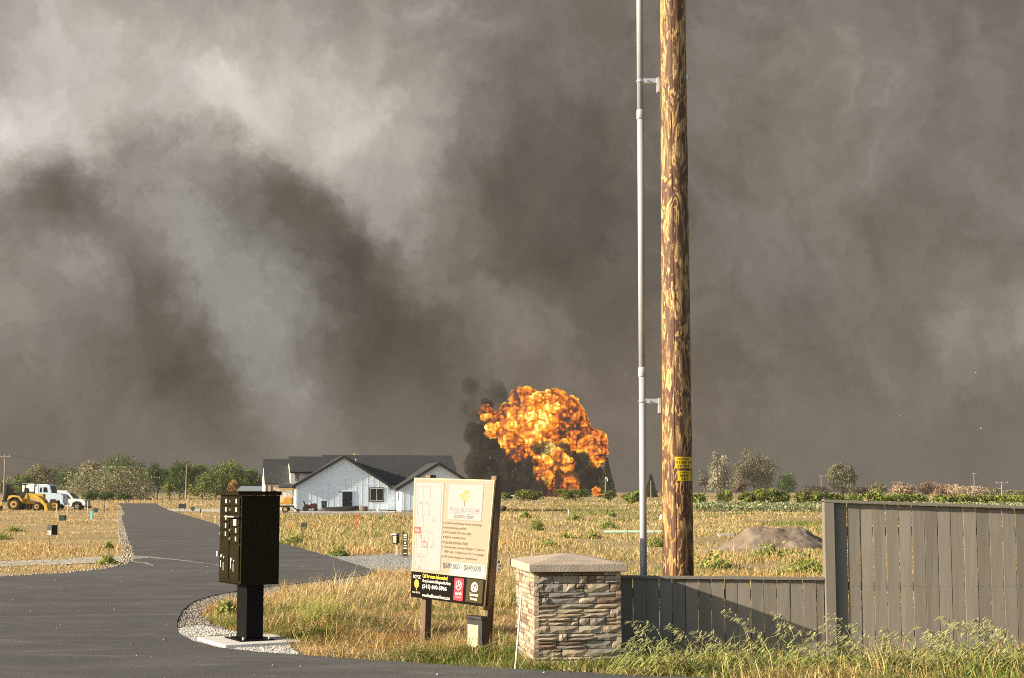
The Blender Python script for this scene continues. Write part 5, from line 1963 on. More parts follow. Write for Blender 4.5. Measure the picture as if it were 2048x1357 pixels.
OLIVE = [(.24, .23, .12), (.33, .31, .18), (.16, .16, .075)]
PALE = [(.30, .28, .17), (.22, .215, .12), (.37, .34, .22)]
DGREEN = [(.07, .12, .032), (.12, .18, .048), (.04, .072, .022)]
WILLOW = [(.135, .19, .045), (.21, .25, .07), (.075, .115, .033)]
YGREEN = [(.22, .23, .055), (.16, .18, .045), (.28, .27, .08)]
GT = 'trees along the far left edge of the field'


def left_trees():
    tree('broadleaf_tree', 'small olive tree at the very left edge, behind the backhoe', -40, 32, 956, 995, 420, OLIVE, 1800, group=GT)
    tree('broadleaf_tree', 'small green tree between the far utility pole and the olive tree', 18, 62, 950, 995, 440, WILLOW, 1600, group=GT)
    tree('broadleaf_tree', 'round headed olive tree standing above the pale truck', 48, 118, 929, 996, 450, OLIVE, 3000, group=GT)
    tree('broadleaf_tree', 'dark hazy tree far off behind the olive tree', 100, 175, 928, 990, 900, DGREEN, 2200, group=GT)
    tree('broadleaf_tree', 'low dark tree between the olive and the pale trees', 112, 168, 945, 995, 470, DGREEN, 1800, group=GT)
    tree('broadleaf_tree', 'pale leaved tree rising above the big grey shrub', 150, 206, 921, 996, 455, PALE, 2600, group=GT)
    tree('broadleaf_tree', 'tall dark green tree, highest of the left row', 196, 292, 911, 996, 470, DGREEN + WILLOW, 4200, group=GT)
    tree('broad_shrub', 'broad silvery grey shrub spreading beside the far end of the road', 142, 305, 936, 997, 400, PALE + OLIVE[:1], 5200, group=GT, leaf=.30,
         lobes=[(-.55, .5, .45, .38), (0, .6, .5, .38), (.45, .5, .5, .4), (-.8, .3, .3, .26), (.75, .3, .3, .28), (.1, .35, .8, .32)], cat='shrub')
    tree('broad_shrub', 'small rounded pale shrub in front of the dark willows', 283, 304, 968, 996, 395, PALE, 700, group=GT, cat='shrub')
    tree('weeping_willow', 'dark weeping willow next to the tall dark tree', 282, 345, 926, 996, 430, DGREEN + WILLOW[2:], 3400, .30, .16, group=GT)
    tree('weeping_willow', 'dark weeping willow directly behind the lone pole', 326, 392, 921, 996, 425, DGREEN + WILLOW[:1], 3800, .30, .16, group=GT)
    tree('weeping_willow', 'green willow with wind blown strands right of the lone pole', 372, 436, 925, 996, 430, WILLOW, 3600, .28, .3, group=GT)
    tree('weeping_willow', 'yellowish willow leaning over in front of the other willows', 392, 470, 940, 996, 410, WILLOW + YGREEN[:2], 4200, .30, .35, group=GT)
    tree('weeping_willow', 'large willow above the mailbox, its crown blown towards the house', 424, 500, 922, 996, 420, WILLOW + YGREEN[1:2], 4400, .26, .3, group=GT)
    tree('broadleaf_tree', 'dark tree at the right end of the willow row, nearest the house', 474, 528, 936, 996, 440, DGREEN + WILLOW[:1], 2600, .15, .2, group=GT)
    for i, (a, b, t, ln) in enumerate(((322, 348, 966, 'yellow green bush below the dark willow'), (374, 400, 970, 'yellow green bush just right of the lone pole'), (452, 480, 962, 'russet dry bush below the large willow'))):
        tree('round_bush', ln, a, b, t, 996, 380, YGREEN if i < 2 else [(.33, .19, .08), (.25, .16, .07)], 900, group=GT, cat='bush', trunk=False)
    for i, (a, b, ln) in enumerate(((165, 198, 'low dark hedge bush under the silvery shrub'), (193, 228, 'middle low dark hedge bush under the silvery shrub'), (222, 262, 'low dark hedge bush at the far end of the road'))):
        tree('hedge_bush', ln, a, b, 986, 1000, 360, DGREEN, 700, group=GT, cat='bush', trunk=False)
    tree('broadleaf_tree', 'tree whose pale top just shows above the house ridge', 680, 735, 903, 990, 330, PALE + YGREEN[:1], 1600)


left_trees()
GR = 'trees and bushes along the far right edge of the field'


def right_trees():
    tree('poplar_tree', 'pale silvery poplar nearest the wooden pole', 1413, 1466, 905, 995, 520, [(.34, .31, .22), (.27, .25, .17), (.40, .37, .28)], 3000, .1, group=GR,
         lobes=[(-.1, .8, .5, .2), (.1, .62, .75, .24), (-.25, .45, .65, .24), (.2, .3, .6, .2)])
    tree('broadleaf_tree', 'large grey green tree beside the silvery poplar', 1464, 1550, 901, 995, 530, [(.22, .21, .13), (.16, .155, .09), (.29, .27, .18)], 4600, group=GR,
         lobes=[(-.15, .82, .42, .18), (-.3, .62, .55, .22), (.35, .66, .5, .22), (0, .45, .85, .24), (.45, .4, .5, .2), (-.5, .35, .4, .2)])
    tree('broadleaf_tree', 'small dark tree right of the large grey green tree', 1554, 1598, 949, 994, 560, DGREEN, 1500, group=GR)
    tree('broadleaf_tree', 'lone grey green tree above the end of the tall fence', 1656, 1716, 925, 994, 540, [(.20, .20, .12), (.15, .155, .085), (.26, .25, .16)], 3000, .12, group=GR,
         lobes=[(-.45, .72, .5, .24), (.0, .8, .45, .18), (.4, .66, .5, .22), (.1, .45, .8, .25)])
    tree('broadleaf_tree', 'thin hazy tree at the left of the silvery poplar', 1396, 1422, 930, 994, 700, [(.16, .15, .11), (.2, .19, .14)], 700, group=GR)
    for i, (a, b, t, cc, ln) in enumerate((
            (1738, 1778, 966, OLIVE, 'olive brown bush right of the lone tree'),
            (1779, 1835, 966, [(.42, .30, .20), (.34, .24, .16), (.50, .38, .27)], 'pinkish tan bush, smaller of the two'),
            (1850, 1915, 970, [(.46, .33, .23), (.37, .26, .18), (.55, .42, .30)], 'pinkish tan bush, left half of the wide pale thicket'),
            (1900, 1970, 974, [(.48, .36, .25), (.38, .28, .19), (.56, .44, .32)], 'pinkish tan bush, right half of the wide pale thicket'),
            (1838, 1880, 966, [(.22, .15, .10), (.28, .19, .13)], 'brown bush behind the pale thicket'),
            (1965, 2010, 978, OLIVE, 'olive bush right of the pale thicket'),
            (2000, 2060, 982, OLIVE + PALE, 'olive bush at the right edge of the photo'),
            (1690, 1745, 976, [(.15, .12, .09), (.2, .16, .12)], 'dull brown bush below the lone tree'),
            (1600, 1660, 974, [(.16, .13, .09), (.12, .11, .07)], 'dull brown bush left of the lone tree'),
            (1466, 1492, 966, [(.2, .13, .09), (.26, .18, .12)], 'dull red brown bush between the two large trees'))):
        tree('field_bush', ln, a, b, t, 996, 480 + 12 * (i % 3), cc, 1300, group=GR, cat='bush', trunk=False)
    # bright green saplings in a row
    sap = [(1432, 1470, 981), (1478, 1504, 985), (1500, 1535, 980), (1528, 1560, 979), (1552, 1582, 983), (1588, 1622, 984), (1618, 1652, 983), (1650, 1690, 988), (1692, 1730, 989), (1730, 1775, 986), (1772, 1815, 990), (1812, 1860, 990), (1858, 1900, 992), (1896, 1945, 990), (1940, 1990, 993), (1985, 2050, 993), (1325, 1350, 982), (1255, 1285, 984), (2045, 2110, 993), (1378, 1412, 985)]
    nm = ['nearest the silvery poplar', 'second right of the silvery poplar', 'below the large grey green tree', 'just right of the large tree', 'below the small dark tree', 'second left of the fence corner', 'just left of the fence corner',
          'above the fence corner', 'below the lone tree', 'below the olive brown bush', 'below the smaller pinkish bush', 'between the two pinkish bushes', 'below the left of the pale thicket', 'below the middle of the pale thicket', 'below the right of the pale thicket',
          'near the right edge of the photo', 'showing between conduit and pole', 'showing left of the conduit', 'at the far right edge of the photo', 'between the wooden pole and the silvery poplar']
    for (a, b, t), ln in zip(sap, nm):
        tree('vine_bush', 'bright green vine bush ' + ln, a, b, t, 1006, 210, YGREEN + [(.17, .24, .05), (.22, .30, .06)], 1000, group='bright green bushes along the vineyard edge', cat='bush', trunk=False)
    # grey green crop rows, a continuous band nobody could count
    n = 30000
    D = 158 + np.floor(RNG.uniform(0, 5, n)) * 15.0 + RNG.normal(0, .9, n)
    px = RNG.uniform(1383, 2450, n)
    x = (px - 1024) / FPX * D
    top = .45 + .55 * fbm2(x * .6, D * .5, 41)
    z = gz(D) + RNG.uniform(.03, 1, n) * top
    o = leaves('crop_foliage', np.stack([x, D, z], 1), .17, mixcol(n, [(.27, .30, .16), (.36, .37, .22), (.16, .19, .08)], jit=.22), M_LEAF, droop=((.4, 0, 1), .3))
    tag(o, 'grey green rows of crop foliage across the right of the field', 'crop', kind='stuff')
    # bushes before the fire
    for a, b, t, ln in ((1028, 1072, 981, 'green bush left of the foot of the fire'), (1045, 1090, 985, 'low green bush just before the foot of the fire'), (1112, 1150, 978, 'green bush right of the foot of the fire'), (1138, 1180, 980, 'green bush between the fire and the lamp pole'),
                        (1205, 1232, 983, 'green bush at the base of the lamp pole'), (1000, 1025, 987, 'low yellowish bush right beside the sign top'), (1244, 1275, 988, 'dull bush left of the conduit')):
        tree('field_bush', ln, a, b, t, 1000, 330, YGREEN + WILLOW, 1000, group='bushes before the fire', cat='bush', trunk=False)
    # conifers
    for (cx, top, hw, D, ln) in ((1214, 915, 21, 560, 'dark conifer standing right of the fireball'), (1302, 948, 15, 640, 'small dark conifer seen between conduit and pole')):
        k = FPX / D
        zg = float(gz(D))
        base = at(cx, 985, D)
        base.z = zg
        H = at(0, top, D).z - zg
        r = empty('conifer', base, ln, 'conifer')
        n = 3600
        f = RNG.uniform(.02, 1, n) ** 1.0
        lay = np.floor(f * 16) / 16 + RNG.uniform(0, .035, n)
        rad = (1 - lay) * hw / k * RNG.uniform(.2, 1.05, n)
        an = RNG.uniform(0, 6.283, n)
        P = np.stack([np.cos(an) * rad, np.sin(an) * rad, lay * H - rad * .12], 1) + np.array(base)
        leaves('crown', P, .5, mixcol(n, [(.035, .05, .025), (.055, .07, .035)]), M_LEAF, r)
        MB().tube([base, base + Vector((0, 0, H * .98))], [H * .018, .03], 7).build('trunk', M_BARK, r)


right_trees()


# ------------------------------------------------------------------ far poles and wires
def far_poles():
    wood = pm('grey_pole_wood', (.30, .24, .19), rough=.9)

    def pole(px, top, D, label, arms=()):
        zg = float(gz(D))
        b = at(px, 985, D)
        b.z = zg
        zt = at(px, top, D).z
        r = empty('line_pole', b, label, 'utility pole', 'far utility poles')
        MB().tube([b + Vector((0, 0, -.3)), (b.x, b.y, zt)], [.2, .13], 8).build('shaft', wood, r)
        for dz_, w in arms:
            MB().cbox((b.x, b.y - .2, zt - dz_), (w, .12, .16)).build('crossarm', wood, r)
            for s in (-.45, 0, .45):
                MB().tube([(b.x + s * w, b.y - .2, zt - dz_ + .08), (b.x + s * w, b.y - .2, zt - dz_ + .3)], .05, 6).build('insulator', M_WHITE, r)
        return Vector((b.x, b.y, zt))
    a = pole(8, 909, 300, 'lone pole at the left edge of the photo', ((.5, 2.2),))
    b = pole(372, 931, 395, 'thin lone pole standing before the weeping willows')
    c = pole(1643, 951, 560, 'thin pole left of the lone grey green tree', ((.4, 1.6),))
    d = pole(1949, 946, 560, 'tall thin pole above the pale thicket', ((.4, 1.6),))
    e = pole(2004, 964, 400, 'pale pole with a crossarm near the right edge', ((.3, 3.2),))
    f = pole(1211, 956, 460, 'short lamp pole beside the dark conifer')
    g = pole(1302, 962, 600, 'thin pole behind the conduit')
    MB().tube([f + Vector((0, 0, 0)), f + Vector((.5, -.2, -.1)), f + Vector((.7, -.3, -1.0))], .16, 6).build('lamp_head', M_WHITE, [o for o in COL.objects if o.get('label') == 'short lamp pole beside the dark conifer'][0])
    wm = pm('wire_grey', (.10, .10, .10), rough=.6)

    def wire(p, q, sag, label, r=.03):
        pts = []
        for i in range(25):
            t = i / 24
            v = Vector(p).lerp(Vector(q), t)
            v.z -= sag * 4 * t * (1 - t)
            pts.append(v)
        o = MB().tube(pts, r, 4).build('power_line', wm)
        tag(o, label, 'power line', 'power lines strung across the distance')
    wire(a, at(290, 935, 460), 1.2, 'upper power line running right from the pole at the left edge', .035)
    wire(a + Vector((0, 0, -3.5)), at(150, 953, 430), .7, 'lower power line running right from the pole at the left edge', .03)
    wire(a + Vector((-30, 0, 0)), a, .3, 'power line leaving the picture at the left edge', .03)
    wire(c, d, 2.0, 'upper power line between the two thin poles at the right')
    wire(c + Vector((0, 0, -3.2)), d + Vector((0, 0, -3.6)), 1.6, 'lower power line between the two thin poles at the right')
    wire(c + Vector((-40, 0, 1)), c, .8, 'power line running left behind the small dark tree')
    wire(d, d + Vector((50, 0, -1.5)), .8, 'upper power line leaving at the right edge')
    wire(d + Vector((0, 0, -3.6)), d + Vector((50, 0, -4)), .8, 'lower power line leaving at the right edge')
    wire(e + Vector((0, 0, -.3)), e + Vector((30, 0, -.8)), .3, 'power line from the pale crossarm pole to the right edge', .02)
    # white low roof left of the fire
    D = 420
    p = at(1010, 992, D)
    k = FPX / D
    r = empty('low_building', (p.x, D, float(gz(D))), 'low flat pale roofed building left of the foot of the fire', 'building')
    z0 = float(gz(D))
    MB().box((p.x - 14 / k, D, z0), (p.x + 16 / k, D + 6, z0 + .9)).build('wall', pm('shade_grey', (.3, .29, .28)), r)
    MB().box((p.x - 16 / k, D - .4, z0 + .9), (p.x + 18 / k, D + 6.4, z0 + 1.2)).build('roof', M_WHITE, r)


far_poles()


# ------------------------------------------------------------------ grass over the fields
STRAW = np.array([(.56, .43, .215), (.66, .53, .30), (.47, .345, .16), (.48, .31, .14)])
GREEN = np.array([(.16, .21, .045), (.23, .27, .07), (.11, .15, .035)])


def unproject(px, py):
    """pixel arrays to ground points"""
    rx = (px - PW / 2) / FPX
    uy = (PH / 2 - py) / FPX
    ry = math.cos(PITCH) - math.sin(PITCH) * uy
    rz = math.sin(PITCH) + math.cos(PITCH) * uy
    Y = np.full(px.shape, 30.0)
    for _ in range(30):
        Y = ry * (EYE - gz(Y)) / np.maximum(-rz, 1e-5)
        Y = np.clip(Y, 3, 4000)
    return rx * Y / ry, Y


def not_hard(x, y, extra=()):
    k = np.ones(x.shape, bool)
    for P in HARD + list(extra):
        k &= ~inpoly(P, x, y)
    return k


def field_grass():
    n = 560000
    px = RNG.uniform(-260, 2320, n)
    py = 989 + (1222 - 989) * RNG.rand(n) ** 1.15
    x, y = unproject(px, py)
    k = (y > 22) & (y < 900) & not_hard(x, y)
    k &= ~(inpoly(YARD_POLY, x, y) & (RNG.rand(n) < .88)) & ~inpoly(PADH_POLY, x, y)
    # nothing grows through the house or the mound
    hx, hy = np.array(HM.translation.xy)
    k &= ~((x > hx - 4.5) & (x < hx + 20) & (y > hy - 4) & (y < hy + 16))
    mc = gnd(1545, 1098)
    k &= ~((((x - mc.x - .4) / 2.7) ** 2 + ((y - mc.y) / 1.9) ** 2) < 1)
    x, y, px, py = x[k], y[k], px[k], py[k]
    n = len(x)
    left = (px < 560) & (py > 1025)
    dens = .6 * fbm2(x / 3.5, y / 5.0, 2) + .4 * fbm2(x / 11, y / 14, 4)
    thin = (RNG.rand(n) < np.clip((dens - .38) * 6.0, .04, 1))
    x, y, px, py, left = x[thin], y[thin], px[thin], py[thin], left[thin]
    n = len(x)
    gsc = fbm2(x / 9, y / 16, 7) + .25 * (fbm2(x / 2.2, y / 4, 8) - .5)
    right = sstep(900, 1250, px)
    gprob = np.clip((gsc - .50) * 5.5, 0, 1) * (.35 + .6 * right) + .05 + .16 * right
    midg = ((px > 560) & (px < 900) & (py > 1035) & (py < 1100))
    gprob = np.where(midg, gprob * .5 + .28, gprob)
    isg = RNG.rand(n) < gprob
    h = RNG.uniform(.03, .17, n) * (.5 + 1.8 * fbm2(x / 2.5, y / 4, 9) ** 2 * 1.6)
    h = np.where(RNG.rand(n) < .04, h * 2.2, h)
    h = np.where(left, h * .5, h)
    h = np.where(midg, h * 1.35, h)
    far = sstep(60, 300, y)
    h = h * (1 + far * .8)
    w = np.maximum(.010, y / FPX * 1.25) * RNG.uniform(.7, 1.4, n)
    cs = STRAW[RNG.choice(4, n, p=[.36, .34, .2, .1])] * RNG.uniform(.8, 1.15, (n, 1))
    warm = sstep(.45, .62, fbm2(x / 6, y / 9, 13))[:, None]
    cs = cs * (1 - warm * np.array([[.01, .08, .16]]))
    cg = GREEN[RNG.choice(3, n)] * RNG.uniform(.8, 1.25, (n, 1))
    c = np.where(isg[:, None], cg, cs)
    lean = RNG.normal(0, .75, (n, 2)) + [.25, 0]
    o = blades('field_grass', np.stack([x, y, gz(y) - .01], 1), h, w, lean, c, M_BLADE)
    tag(o, 'dry straw coloured grass with green patches over the fields', 'grass', kind='stuff')


field_grass()


def near_grass():
    # the dry corner between mailbox, sign and column
    n = 170000
    px = RNG.uniform(380, 1290, n)
    py = RNG.uniform(1150, 1348, n)
    x, y = unproject(px, py)
    C = COLUMN['M'].inverted()
    lx = C[0][0] * x + C[0][1] * y + C[0][3]
    ly = C[1][0] * x + C[1][1] * y + C[1][3]
    incol = (lx > -.02) & (lx < COLUMN['W'] + .02) & (ly > -.02) & (ly < COLUMN['D'] + .02)
    k = not_hard(x, y, [PAD_QUAD]) & ~incol & (y < 22.5)
    x, y, px, py = x[k], y[k], px[k], py[k]
    n = len(x)
    d = fbm2(x * 1.3, y * 1.0, 3)
    keep = RNG.rand(n) < np.clip((d - .22) * 3, .15, 1)
    x, y, px, py = x[keep], y[keep], px[keep], py[keep]
    n = len(x)
    edge = sstep(1290, 1335, py) * sstep(700, 860, px)            # the greener strip along the road
    gp = np.clip((fbm2(x * 1.1, y * 1.1, 17) - .52) * 4, 0, .6) + .85 * edge + .04
    mb_side = np.exp(-((px - 590) / 90) ** 2 - ((py - 1215) / 45) ** 2)
    gp = np.clip(gp + mb_side * .35, 0, 1)
    isg = RNG.rand(n) < gp
    h = RNG.uniform(.02, .16, n) * (.35 + 1.9 * fbm2(x * 1.4, y * 1.4, 23) ** 1.5) + .10 * mb_side * RNG.rand(n)
    tallp = RNG.rand(n) < .03
    h = np.where(tallp, h * 2.0, h)
    h = np.where(edge > .5, h * 1.15, h)
    w = RNG.uniform(.004, .010, n)
    cs = STRAW[RNG.choice(4, n, p=[.3, .32, .2, .18])] * RNG.uniform(.7, 1.15, (n, 1))
    warm = sstep(.45, .62, fbm2(x * .8, y * .8, 29))[:, None]
    cs = cs * (1 - warm * np.array([[.05, .18, .30]]))
    cg = GREEN[RNG.choice(3, n)] * RNG.uniform(.7, 1.2, (n, 1))
    c = np.where(isg[:, None], cg, cs)
    lean = RNG.normal(0, .95, (n, 2)) + [.2, 0]
    o = blades('dry_grass', np.stack([x, y, gz(y) - .01], 1), h, w, lean, c, M_BLADE)
    tag(o, 'dry tangled grass on the corner between mailbox, sign and column', 'grass', kind='stuff')

    # green grass at the foot of the column and fences
    n = 80000
    px = RNG.uniform(1040, 2500, n)
    y = RNG.uniform(13.3, 15.55, n)
    x = (px - 1024) / FPX * y
    lx = C[0][0] * x + C[0][1] * y + C[0][3]
    ly = C[1][0] * x + C[1][1] * y + C[1][3]
    incol = (lx > -.02) & (lx < COLUMN['W'] + .02) & (ly > -.02) & (ly < COLUMN['D'] + .02)
    k = not_hard(x, y) & ~incol & (RNG.rand(n) < np.clip((fbm2(x * 1.6, y * 1.6, 33) - .25) * 3, .2, 1))
    x, y = x[k], y[k]
    n = len(x)
    isg = RNG.rand(n) < np.clip(.30 + (fbm2(x * 1.2, y * 1.2, 35) - .5) * 2.2, .1, .9)
    c = np.where(isg[:, None], (GREEN * 1.45)[RNG.choice(3, n)], STRAW[RNG.choice(4, n)] * [[.95, 1.02, .9]]) * RNG.uniform(.7, 1.2, (n, 1))
    h = RNG.uniform(.03, .15, n) * (.3 + 1.5 * fbm2(x * 1.8, y * 1.8, 37) ** 1.4)
    h = np.where(RNG.rand(n) < .08 * sstep(1.2, 2.2, x), h * 2.4, h)
    lean = RNG.normal(0, .7, (n, 2)) + [-.25, 0]
    o = blades('verge_grass', np.stack([x, y, np.full(n, -.01)], 1), h, RNG.uniform(.005, .011, n), lean, c, M_BLADE)
    tag(o, 'green and straw grass growing along the foot of the fences', 'grass', kind='stuff')


near_grass()


def seed_stalks():
    """tall flowering grass leaning before the fences: stems, leaves and nodding seed heads"""
    V, Fc, Cc = [], [], []

    def tri_strip(pts, w, col):
        k = len(V)
        for i, p in enumerate(pts):
            ww = w * (1 - .75 * i / (len(pts) - 1))
            V.append((p[0] - ww * .75, p[1] + ww * 1.1, p[2]))       # edge-on enough to the view to catch the low sun
            V.append((p[0] + ww * .75, p[1] - ww * 1.1, p[2]))
            Cc.append(col)
            Cc.append(col)
        for i in range(len(pts) - 1):
            a = k + 2 * i
            Fc.append((a, a + 1, a + 3))
            Fc.append((a, a + 3, a + 2))
    r = random.Random(5)
    heads = [(1262, 1240), (1280, 1262), (1340, 1248), (1352, 1262), (1330, 1280), (1392, 1262), (1420, 1262), (1452, 1218), (1440, 1290), (1468, 1300), (1550, 1224), (1560, 1250), (1585, 1300), (1600, 1288), (1655, 1226), (1672, 1260), (1698, 1284),
             (1752, 1300), (1782, 1288), (1800, 1310), (1862, 1272), (1880, 1275), (1895, 1290), (1916, 1244), (1925, 1300), (1960, 1290), (1990, 1310), (2010, 1300), (2030, 1296), (1730, 1318), (1850, 1320), (1970, 1330), (1310, 1316), (1380, 1320), (1500, 1310), (1520, 1330), (1630, 1322)]
    extra = [(r.uniform(1250, 2400), r.uniform(1285, 1345)) for _ in range(110)] + [(r.uniform(1680, 2400), r.uniform(1235, 1300)) for _ in range(30)] + [(r.uniform(1260, 2100), r.uniform(1225, 1290)) for _ in range(22)]
    for (hx, hy) in heads + extra:
        Y = r.uniform(13.9, 14.75)
        tip = np.array(at(hx, hy, Y))
        tall = max(.12, tip[2])
        ln = r.uniform(.28, .6) * tall
        base = np.array((tip[0] + ln, Y + r.uniform(-.1, .1), -.02))
        col = np.array(r.choice([(.36, .37, .15), (.30, .34, .12), (.44, .41, .20), (.25, .31, .09)]))
        pts = []
        for i in range(9):
            t = i / 8
            p = base * (1 - t) + tip * t
            p[0] += .12 * tall * math.sin(t * math.pi * .9) * .8
            p[2] += .16 * tall * math.sin(t * math.pi) * (.4 + t)
            pts.append(p)
        tri_strip(pts, .0040, tuple(col * .7))
        # leaves on the stem
        for _ in range(6):
            t = r.uniform(.05, .55)
            p = base * (1 - t) + tip * t
            s = r.choice((-1, 1))
            L = r.uniform(.12, .26)
            tri_strip([p, p + [s * L * .4, 0, L * .35], p + [s * L * .9, 0, L * .25], p + [s * L * 1.2, 0, -.02]], .0068, tuple(np.array((.26, .30, .09)) * r.uniform(.8, 1.3)))
        # the panicle: side branches with drooping spikelets over the top third
        m = 13 if tall > .3 else 8
        for i in range(m):
            t = .62 + .38 * i / m
            j = min(7, int(t * 8))
            f = t * 8 - j
            p = pts[j] * (1 - f) + pts[j + 1] * f
            L = r.uniform(.05, .12) * (1.25 - (t - .62))
            dirx = r.uniform(-1.2, .25)
            q = p + [dirx * L, r.uniform(-.4, .4) * L, r.uniform(-.1, .35) * L]
            tri_strip([p, q], .0014, tuple(col * .7))
            for _ in range(3):
                s = r.uniform(.035, .062)
                b = p + (q - p) * r.uniform(.35, 1)
                e = b + [dirx * s * .7 - .25 * s, r.uniform(-.3, .3) * s, -s * r.uniform(.1, .75)]
                tri_strip([b, (b + e) / 2, e], .0048, tuple(np.array((.34, .345, .165)) * r.uniform(.7, 1.25)))
    o = npmesh('seeding_grass', np.array(V), np.array(Fc), leafmat('seed_head', .3), np.array(Cc))
    tag(o, 'tall pale seeding grass stalks leaning before the fences', 'grass', kind='stuff')
    # straggling dry stems in the corner by the mailbox and before the sign
    V.clear()
    Fc.clear()
    Cc.clear()
    for _ in range(420):
        px, py = r.uniform(520, 1010), r.uniform(1190, 1325)
        x, y = unproject(np.array([px]), np.array([py]))
        if not not_hard(x, y, [PAD_QUAD])[0]:
            continue
        p = np.array((x[0], y[0], -.01))
        L = r.uniform(.12, .42)
        a = r.uniform(-1.1, 1.1)
        hgt = L * r.uniform(.25, 1.0)
        q = p + [math.sin(a) * L, r.uniform(-.2, .2), hgt]
        mid = (p + q) / 2 + [0, 0, .35 * L]
        tri_strip([p, p * .6 + mid * .4 + [0, 0, .02], mid, q], .0026, tuple(np.array((.62, .47, .22)) * r.uniform(.7, 1.15)))
    # feathery weed by the mailbox
    for _ in range(260):
        bx = at(640, 1205, 19.3)
        p = np.array((bx.x + r.gauss(0, .12), bx.y + r.gauss(0, .12), -.01))
        hh = r.uniform(.15, .46)
        q = p + [r.gauss(.05, .16), r.gauss(0, .1), hh]
        tri_strip([p, (p + q) / 2 + [r.gauss(0, .02), 0, .02], q], .0028, tuple(np.array((.30, .31, .09)) * r.uniform(.8, 1.2)))
        for _ in range(3):
            b = p + (q - p) * r.uniform(.4, 1)
            tri_strip([b, b + [r.gauss(0, .05), r.gauss(0, .03), r.uniform(.0, .06)]], .003, tuple(np.array((.34, .34, .10)) * r.uniform(.8, 1.2)))
    o = npmesh('dry_stems', np.array(V), np.array(Fc), MATS['seed_head'], np.array(Cc))
    tag(o, 'straggling dry stems and weeds on the corner before the sign', 'grass', kind='stuff')


seed_stalks()


def weeds():
    """green weed bushes scattered through the fields"""
    L = [(1562, 1660, 1112, 1150, 'large green weed bush before the fence corner'), (1500, 1575, 1088, 1118, 'green weed bush at the foot of the soil mound'), (1395, 1470, 1108, 1140, 'low green weeds right of the wooden pole'), (1168, 1205, 1062, 1078, 'green weed bush at the left end of the green pipe'),
         (1295, 1328, 1070, 1094, 'dark green weed bush between conduit and pole'), (1060, 1090, 1035, 1062, 'upright green weed near the thin tan lath'), (1065, 1115, 1080, 1094, 'low green weed patch above the stone column cap'), (1218, 1232, 1022, 1034, 'small dark green weed far out in the field'), (1040, 1062, 1024, 1036, 'green weed close to the dark drum'),
         (1135, 1165, 1030, 1042, 'low green weed below the white lath'), (1195, 1235, 1042, 1058, 'greyish green weed above the pipe'), (1612, 1650, 1078, 1098, 'weed on the right flank of the mound'), (1118, 1145, 1066, 1078, 'grey green weed left of the pipe'), (10, 45, 1052, 1064, 'green weed patch at the left edge of the lot'), (-20, 22, 1066, 1080, 'lower green weed patch at the left edge of the lot'),
         (197, 232, 1112, 1130, 'green weeds on the corner by the gravel drive'), (208, 226, 1086, 1100, 'green weeds at the shoulder of the road'), (562, 612, 1066, 1090, 'green weeds at the road edge right of the mailbox'), (655, 700, 1092, 1114, 'green weeds at the road edge before the gravel entry'), (430, 470, 1205, 1232, 'green weeds behind the mailbox post')]
    for (a, b, t, base, ln) in L:
        g = gnd((a + b) / 2, base)
        k = FPX / g.y
        W, H = (b - a) / k, (base - t) / k
        n = int(np.clip(W * H * 1500, 420, 2400))
        P = np.stack([RNG.normal(0, W * .25, n), RNG.normal(0, W * .18, n), np.abs(RNG.normal(0, .40, n)) * H * (.5 + fbm2(RNG.rand(n) * 9, RNG.rand(n) * 9, 3))], 1)
        P[:, 2] = np.clip(P[:, 2], .01, H * 1.1)
        P[:, 0] *= 1 - .4 * P[:, 2] / H
        r = empty('weed_bush', g, ln, 'weed', 'green weeds in the dry fields')
        leaves('leaves', P + np.array(g), max(.035, 1.6 / k), mixcol(n, [(.26, .31, .08), (.17, .22, .05), (.38, .38, .13)], jit=.2), M_LEAF, r, aspect=3.2, droop=((0, 0, 1), .35))


weeds()


# ================================================================== THE EXPLOSION
def blob_union(lobes, D, voxel):
    """lobes in picture units (x, y, rx, ry, depth) -> one closed skin"""
    bm = bmesh.new()
    s = D / FPX
    for (cx, cy, rx, ry, dd) in lobes:
        p = at(cx, cy, D + dd * s)
        M = Matrix.Translation(p) @ Matrix.Diagonal((rx * s, (rx + ry) / 2 * s, ry * s, 1))
        bmesh.ops.create_icosphere(bm, subdivisions=3, radius=1.0, matrix=M)
    me = bpy.data.meshes.new('skin')
    bm.to_mesh(me)
    bm.free()
    o = bpy.data.objects.new('skin', me)
    COL.objects.link(o)
    md = o.modifiers.new('r', 'REMESH')
    md.mode = 'VOXEL'
    md.voxel_size = voxel
    bpy.context.view_layer.update()
    out = bpy.data.meshes.new_from_object(o.evaluated_get(bpy.context.evaluated_depsgraph_get()))
    bpy.data.objects.remove(o)
    return out


def remesh(me, voxel):
    o = bpy.data.objects.new('skin', me)
    COL.objects.link(o)
    md = o.modifiers.new('r', 'REMESH')
    md.mode = 'VOXEL'
    md.voxel_size = voxel
    bpy.context.view_layer.update()
    out = bpy.data.meshes.new_from_object(o.evaluated_get(bpy.context.evaluated_depsgraph_get()))
    bpy.data.objects.remove(o)
    return out


def get_np(me):
    v = np.empty(len(me.vertices) * 3, np.float32)
    me.vertices.foreach_get('co', v)
    nn = np.empty(len(me.vertices) * 3, np.float32)
    me.vertices.foreach_get('normal', nn)
    return v.reshape(-1, 3).astype(float), nn.reshape(-1, 3).astype(float)


